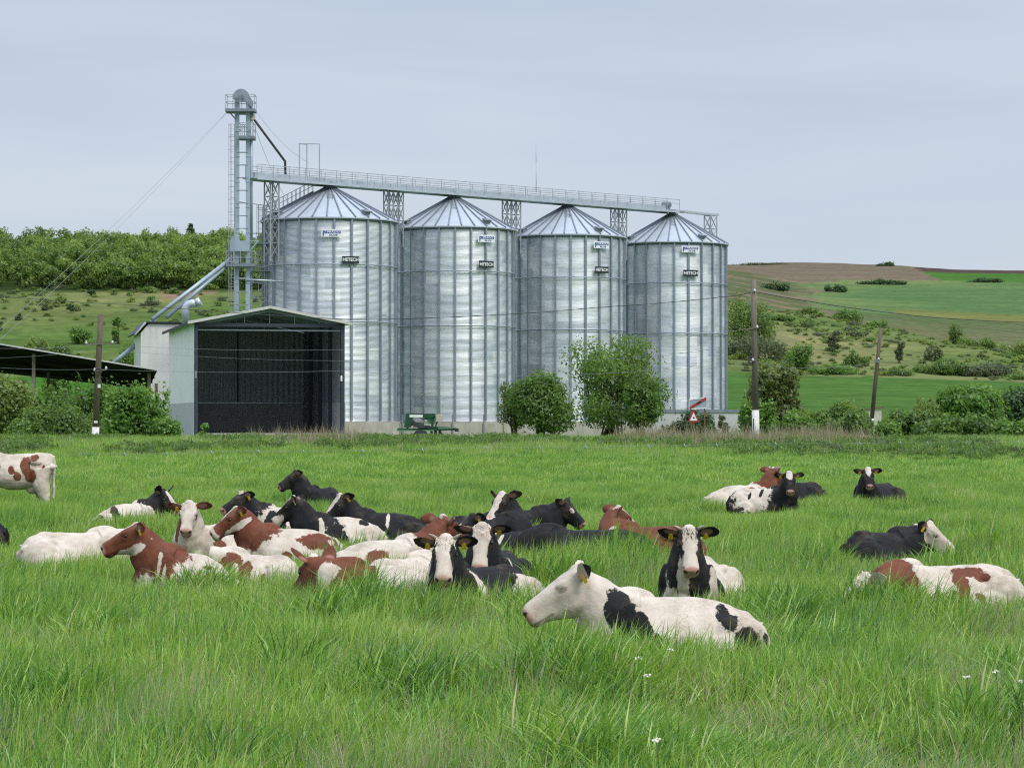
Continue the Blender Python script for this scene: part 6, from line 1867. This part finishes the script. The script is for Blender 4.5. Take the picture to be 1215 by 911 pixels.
def tuft(name, n, rad, h0, h1, w, rs, lean=(0.12, 0.0), straw=0.05, bend=0.55, seg=4, mat='grass'):
    """a clump of curved blades in one mesh"""
    V, Fc, T = [], [], []
    for i in range(n):
        a, q = rs.uniform(0, 6.283), rad * math.sqrt(rs.rand())
        bx, by = q * math.cos(a), q * math.sin(a)
        h = rs.uniform(h0, h1)
        dead = rs.rand() < straw
        az = rs.uniform(0, 6.283)
        bd = bend * h * rs.uniform(0.15, 1.0) ** 1.2
        dx, dy = math.cos(az) * bd + lean[0] * h, math.sin(az) * bd + lean[1] * h
        ww = w * rs.uniform(0.6, 1.3) * (0.6 if dead else 1)
        fa = rs.uniform(0, 3.1416)
        cx, cy = math.cos(fa) * ww / 2, math.sin(fa) * ww / 2
        t = min(0.84, max(0.0, rs.normal(0.46, 0.21))) if not dead else rs.uniform(0.93, 1.25)
        o = len(V)
        for s in range(seg + 1):
            k = s / seg
            kk = k ** 1.9
            drop = 0.30 * kk * kk * bd
            taper = (1 - k ** 2.2) * (0.75 + 0.5 * k)
            px_, py_, pz_ = bx + dx * kk, by + dy * kk, h * k - drop - 0.03
            V.append((px_ - cx * taper, py_ - cy * taper, pz_)); V.append((px_ + cx * taper, py_ + cy * taper, pz_))
        for s in range(seg):
            Fc.append((o + 2 * s, o + 2 * s + 1, o + 2 * s + 3, o + 2 * s + 2)); T.append(t)
    me = bpy.data.meshes.new(name)
    me.from_pydata(V, [], Fc)
    at = me.attributes.new('tint', 'FLOAT', 'FACE'); at.data.foreach_set('value', np.array(T, np.float32))
    me.polygons.foreach_set('use_smooth', [True] * len(Fc))
    me.materials.append(M[mat] if isinstance(mat, str) else mat)
    return bpy.data.objects.new(name, me)

def scatter(name, label, pts, rot, scl, idx, protos):
    col = bpy.data.collections.new(name + '_clumps')
    for i, o in enumerate(protos):
        o.name = '%s_%02d' % (name, i); col.objects.link(o)
    me = bpy.data.meshes.new(name)
    n = len(pts)
    me.vertices.add(n); me.vertices.foreach_set('co', np.asarray(pts, np.float32).reshape(-1))
    a = me.attributes.new('rot', 'FLOAT_VECTOR', 'POINT'); a.data.foreach_set('vector', np.asarray(rot, np.float32).reshape(-1))
    a = me.attributes.new('scl', 'FLOAT_VECTOR', 'POINT'); a.data.foreach_set('vector', np.asarray(scl, np.float32).reshape(-1))
    a = me.attributes.new('idx', 'INT', 'POINT'); a.data.foreach_set('value', np.asarray(idx, np.int32))
    o = bpy.data.objects.new(name, me); C.objects.link(o)
    tag(o, label, None, None, 'stuff')
    ng = bpy.data.node_groups.new(name + '_scatter', 'GeometryNodeTree')
    ng.interface.new_socket('Geometry', in_out='INPUT', socket_type='NodeSocketGeometry')
    ng.interface.new_socket('Geometry', in_out='OUTPUT', socket_type='NodeSocketGeometry')
    gi, go = ng.nodes.new('NodeGroupInput'), ng.nodes.new('NodeGroupOutput')
    ci = ng.nodes.new('GeometryNodeCollectionInfo'); ci.inputs['Collection'].default_value = col; ci.inputs['Separate Children'].default_value = True; ci.inputs['Reset Children'].default_value = True
    ip = ng.nodes.new('GeometryNodeInstanceOnPoints'); ip.inputs['Pick Instance'].default_value = True
    def named(nm, ty):
        q = ng.nodes.new('GeometryNodeInputNamedAttribute'); q.data_type = ty; q.inputs['Name'].default_value = nm
        return q
    r, s, x = named('rot', 'FLOAT_VECTOR'), named('scl', 'FLOAT_VECTOR'), named('idx', 'INT')
    e2r = ng.nodes.new('FunctionNodeEulerToRotation')
    l = ng.links.new
    l(gi.outputs[0], ip.inputs['Points']); l(ci.outputs[0], ip.inputs['Instance'])
    l(r.outputs['Attribute'], e2r.inputs[0]); l(e2r.outputs[0], ip.inputs['Rotation'])
    l(s.outputs['Attribute'], ip.inputs['Scale']); l(x.outputs['Attribute'], ip.inputs['Instance Index'])
    l(ip.outputs[0], go.inputs[0])
    md = o.modifiers.new('scatter', 'NODES'); md.node_group = ng
    return o

def in_cow(x, y):
    for (cx, cy, psi, ls, O, f, pose, nb) in COWS:
        if pose == 'stand': continue
        dx, dy = x - cx, y - cy
        if dx * dx + dy * dy > 3.2: continue
        lx, ly = dx * math.cos(psi) + dy * math.sin(psi), -dx * math.sin(psi) + dy * math.cos(psi)
        if (lx / (1.0 * ls)) ** 2 + (ly / 0.44) ** 2 < 1: return True
        # beneath the neck and head
        hx, hy = O[0] + f[0] * 0.25, O[1] + f[1] * 0.25
        if (lx - hx) ** 2 + (ly - hy) ** 2 < 0.16 ** 2 and O[2] < 0.7: return True
    return False

def fnoise(x, y, s, o): return mnoise.noise(Vector((x * s, y * s * 0.6, o)))

def grass():
    rs = np.random.RandomState(5)
    near = [tuft('t', 50, 0.20, 0.25, 0.60, 0.0150, rs, straw=0.05 + 0.03 * (i % 3)) for i in range(5)] + \
           [tuft('t', 56, 0.17, 0.34, 0.70, 0.0190, rs, lean=(0.2, -.05), straw=0.0, bend=0.8) for i in range(2)] + \
           [tuft('t', 40, 0.20, 0.26, 0.58, 0.0085, rs, straw=0.40, bend=0.5) for i in range(1)]
    mid = [tuft('t', 70, 0.30, 0.25, 0.54, 0.016, rs, straw=0.02, seg=3) for i in range(4)] + [tuft('t', 70, 0.26, 0.30, 0.56, 0.016, rs, lean=(0.2, 0), straw=0.0, bend=0.7, seg=3) for i in range(1)] + [tuft('t', 50, 0.3, 0.2, 0.45, 0.010, rs, straw=0.22, seg=3)]
    far = [tuft('t', 80, 0.62, 0.16, 0.34, 0.026, rs, straw=0.02, seg=2) for i in range(4)] + [tuft('t', 70, 0.55, 0.2, 0.42, 0.03, rs, straw=0.10, seg=2)]
    def zone(name, label, y0, y1, dens, protos, hs, wide, special):
        P, R, S, I = [], [], [], []
        y = y0
        step = 1.0
        while y < y1:
            hw = y * 0.2025 * wide + 2.0
            n = rs.poisson(dens(y) * 2 * hw * step)
            for k in range(n):
                X, Yy = rs.uniform(-hw, hw), y + rs.rand() * step
                if in_cow(X, Yy): continue
                P.append((X, Yy, gz(X, Yy) - 0.01))
                h = 0.80 + 0.55 * fnoise(X, Yy, 0.55, 3.3) + 0.35 * fnoise(X, Yy, 0.16, 7.7) + rs.uniform(-0.12, 0.12)
                h = max(0.45, h) * hs(Yy)
                lush = fnoise(X, Yy, 0.9, 12.0)
                if lush > 0.30 and special[0] is not None:
                    I.append(special[0] + rs.randint(special[1])); h *= 1.08
                elif fnoise(X, Yy, 0.7, 21.0) > (0.24 if Yy > 20 else 0.12) and special[2] is not None:
                    I.append(special[2])
                else: I.append(rs.randint(special[3]))
                R.append((rs.normal() * 0.06, rs.normal() * 0.06, rs.uniform(-1.2, 1.2)))
                S.append((1.0, 1.0, h))
            y += step
        scatter(name, label, P, R, S, I, protos)
    zone('meadow_grass', 'tall fresh green grass filling the foreground of the pasture', 12.5, 36, lambda y: 32 if y < 22 else 25, near, lambda y: 1.10 + 0.12 * smooth(22, 28, y), 1.35, (5, 2, 7, 5))
    zone('pasture_grass', 'green pasture grass around and beyond the resting cows', 36, 76, lambda y: 13, mid, lambda y: 1.14, 1.35, (4, 1, 5, 4))
    zone('distant_grass', 'shorter bright grass on the far side of the pasture', 76, 122, lambda y: 4.5, far, lambda y: 0.9, 1.3, (None, 1, 4, 4))
    # flattened litter right around the cattle is covered by the same grass

    # dead stems scattered through the meadow
    pw = []
    pw.append(tuft('t', 9, 0.16, 0.40, 0.70, 0.0055, rs, straw=0.0, bend=0.35, mat=LEAF['dry'], lean=(0.1, 0)))
    P, R, S, I = [], [], [], []
    for k in range(520):
        Yy = 13 + 30 * rs.rand() ** 1.4
        X = rs.uniform(-1, 1) * (Yy * 0.2025 * 1.3 + 1)
        if in_cow(X, Yy): continue
        q = fnoise(X, Yy, 0.5, 31.0)
        if q < 0.05: continue
        P.append((X, Yy, gz(X, Yy))); s = rs.uniform(.8, 1.25); R.append((0, 0, rs.uniform(0, 6.28))); S.append((s, s, s)); I.append(0)
    scatter('dead_stems_in_grass', 'dead stems standing among the fresh grass', P, R, S, I, pw)

    # weeds on the bank
    LW = []
    def weed(n, h0, h1, w_, straw, mat):
        return tuft('t', n, 0.55, h0, h1, w_, rs, straw=straw, bend=0.4, seg=2, mat=mat)
    wg = [weed(80, 0.25, 0.75, 0.030, 0.06, 'grass'), weed(70, 0.3, 0.95, 0.034, 0.3, 'grass'), weed(60, 0.35, 1.0, 0.020, 0.0, LEAF['dry'])]
    lw = []
    for i in range(3):                                # leafy weeds
        v, t = leaves_np([(rs.uniform(-.4, .4), rs.uniform(-.3, .3), rs.uniform(.15, .5), .28, .28, .25) for q in range(7)], 170, 0.075, rs, gap=0.6, seed=i)
        me = quads_mesh('t', v, np.clip(t * 0.8, 0, 1)); me.materials.append(LEAF[['tree', 'grey', 'dark'][i]]); lw.append(bpy.data.objects.new('t', me))
    P, R, S, I = [], [], [], []
    for k in range(11000):
        Yy = 95 + 36 * rs.rand() ** 0.9
        X = rs.uniform(-1, 1) * (Yy * 0.2025 * 1.3)
        b = X / Yy * F + 607.5
        q = fnoise(X, Yy, 0.16, 5.5)
        if Yy < 101 + 7 * fnoise(X, Yy, 0.22, 1.1) + 3 * fnoise(X, Yy, 0.8, 4.1): continue
        P.append((X, Yy, gz(X, Yy) - 0.02))
        stalk = (740 < b < 960 and rs.rand() < 0.08) or (960 < b < 1030 and rs.rand() < 0.08) or (300 < b < 420 and rs.rand() < .07)
        if stalk and Yy > 112: I.append(2); s = rs.uniform(0.6, 1.15)
        elif q > 0.0 and rs.rand() < 0.55: I.append(3 + (0 if rs.rand() < .6 else rs.randint(3))); s = rs.uniform(0.35, 1.0)
        else: I.append(0 if rs.rand() < .7 else 1); s = rs.uniform(0.45, 0.9)
        s *= (smooth(96, 108, Yy) * 0.5 + 0.35) * (1.5 if I[-1] == 2 else 1)
        R.append((0, 0, rs.uniform(0, 6.28))); S.append((s, s, s))
    scatter('bank_weeds', 'rough weeds and dry stalks growing along the bank', P, R, S, I, wg + lw)
grass()

def yard_cover():
    rs = np.random.RandomState(9)
    protos = [tuft('t', 70, 0.9, 0.2, 0.6, 0.05, rs, straw=0.08, bend=0.4, seg=2)]
    P, R, S, I = [], [], [], []
    for k in range(2600):
        Yy = rs.uniform(138, 215); X = rs.uniform(-1, 1) * Yy * 0.26
        b = X / Yy * F + 607.5
        if 196 < b < 410 and Yy > 196: continue
        P.append((X, Yy, gz(X, Yy) - .02)); R.append((0, 0, rs.uniform(0, 6.28))); s = rs.uniform(.25, .5); S.append((s, s, s)); I.append(0)
    scatter('yard_grass', 'unmown grass between the bank and the silo yard', P, R, S, I, protos)
yard_cover()

M['petal'] = pmat('creamy_petals', (0.78, 0.79, 0.66), (0.66, 0.68, 0.50), 30, 0.7)
def flowers():
    rs = random.Random(3)
    spots = [(757, 781, 'white flower head right below the flank of the creamy white cow'), (768, 801, 'white flower head in the grass, lowest of the pair below the creamy white cow'), (795, 771, 'small white flower head below the black thigh patch of the creamy white cow'),
             (779, 878, 'white flower head near the bottom of the photo, right of centre'), (1182, 797, 'white flower head in the right foreground grass'), (1148, 803, 'tiny white flower head left of the one in the right foreground'), (728, 751, 'small white flower head poking up before the chest of the creamy white cow'), (1211, 808, 'white flower head at the right edge of the foreground')]
    for x, y, lab in spots:
        z = 0.50
        d = (CAMH - z) / ((y - 496) / F)
        p = px(x, y, d); g = gz(p.x, d)
        t = thing('white_flower', lab, 'flower', (p.x, d, g), 0, 'white flowers in the foreground grass')
        mb = MB(); mb.tube([(0, 0, 0), (0.02, 0.01, (p.z - g) * 0.6), (0, 0, p.z - g)], 0.003, 5); mb.build('stem', LEAF['bright'], t)
        mb = MB()
        for k in range(26):
            a = rs.uniform(0, 6.28); q = 0.030 * math.sqrt(rs.random()); c = Vector((q * math.cos(a), q * math.sin(a), p.z - g + 0.012 * (1 - q / .03) + rs.uniform(-.004, .004)))
            u = Vector((rs.uniform(-1, 1), rs.uniform(-1, 1), rs.uniform(-.3, .6))).normalized() * 0.009; v_ = Vector((rs.uniform(-1, 1), rs.uniform(-1, 1), rs.uniform(-.3, .6))).normalized() * 0.009
            mb.add([c - u, c - v_, c + u, c + v_], [(0, 1, 2, 3)])
        mb.build('flower_head', M['petal'], t)
flowers()

def hill_scrub():
    """low scrub and rank grass scattered over the slopes"""
    rs = np.random.RandomState(21)
    protos = []
    for i in range(5):
        v, t = leaves_np([(rs.uniform(-.7, .7), rs.uniform(-.7, .7), rs.uniform(.2, .7), .55, .55, .4) for q in range(6)], 150, 0.20, rs, gap=0.6, seed=i)
        me = quads_mesh('t', v, np.clip(t, 0, 1)); me.materials.append(LEAF[['tree', 'grey', 'olive', 'yellow', 'yellow'][i]]); protos.append(bpy.data.objects.new('t', me))
    P, R, S, I = [], [], [], []
    k = 0
    while k < 1150:
        left = rs.rand() < 0.28
        b = rs.uniform(-150, 345) if left else rs.uniform(800, 1330)
        d = rs.uniform(350, 515) if left else rs.uniform(500, 720)
        X = pxx(b, d)
        q = mnoise.noise(Vector((X * 0.03, d * 0.03, 6.0))) + 0.5 * mnoise.noise(Vector((X * 0.1, d * 0.08, 2.0)))
        if q < rs.uniform(-0.35, 0.45): continue
        p = hill_pt(b, d)
        s = rs.uniform(.5, 1.0) * (1 + 1.0 * (rs.rand() < .10))
        P.append(tuple(p)); R.append((0, 0, rs.uniform(0, 6.28))); S.append((s, s, s * rs.uniform(.6, 1.0))); I.append(rs.randint(5)); k += 1
    scatter('hillside_scrub', 'low scrub and rank grass dotted over the slopes', P, R, S, I, protos)
hill_scrub()
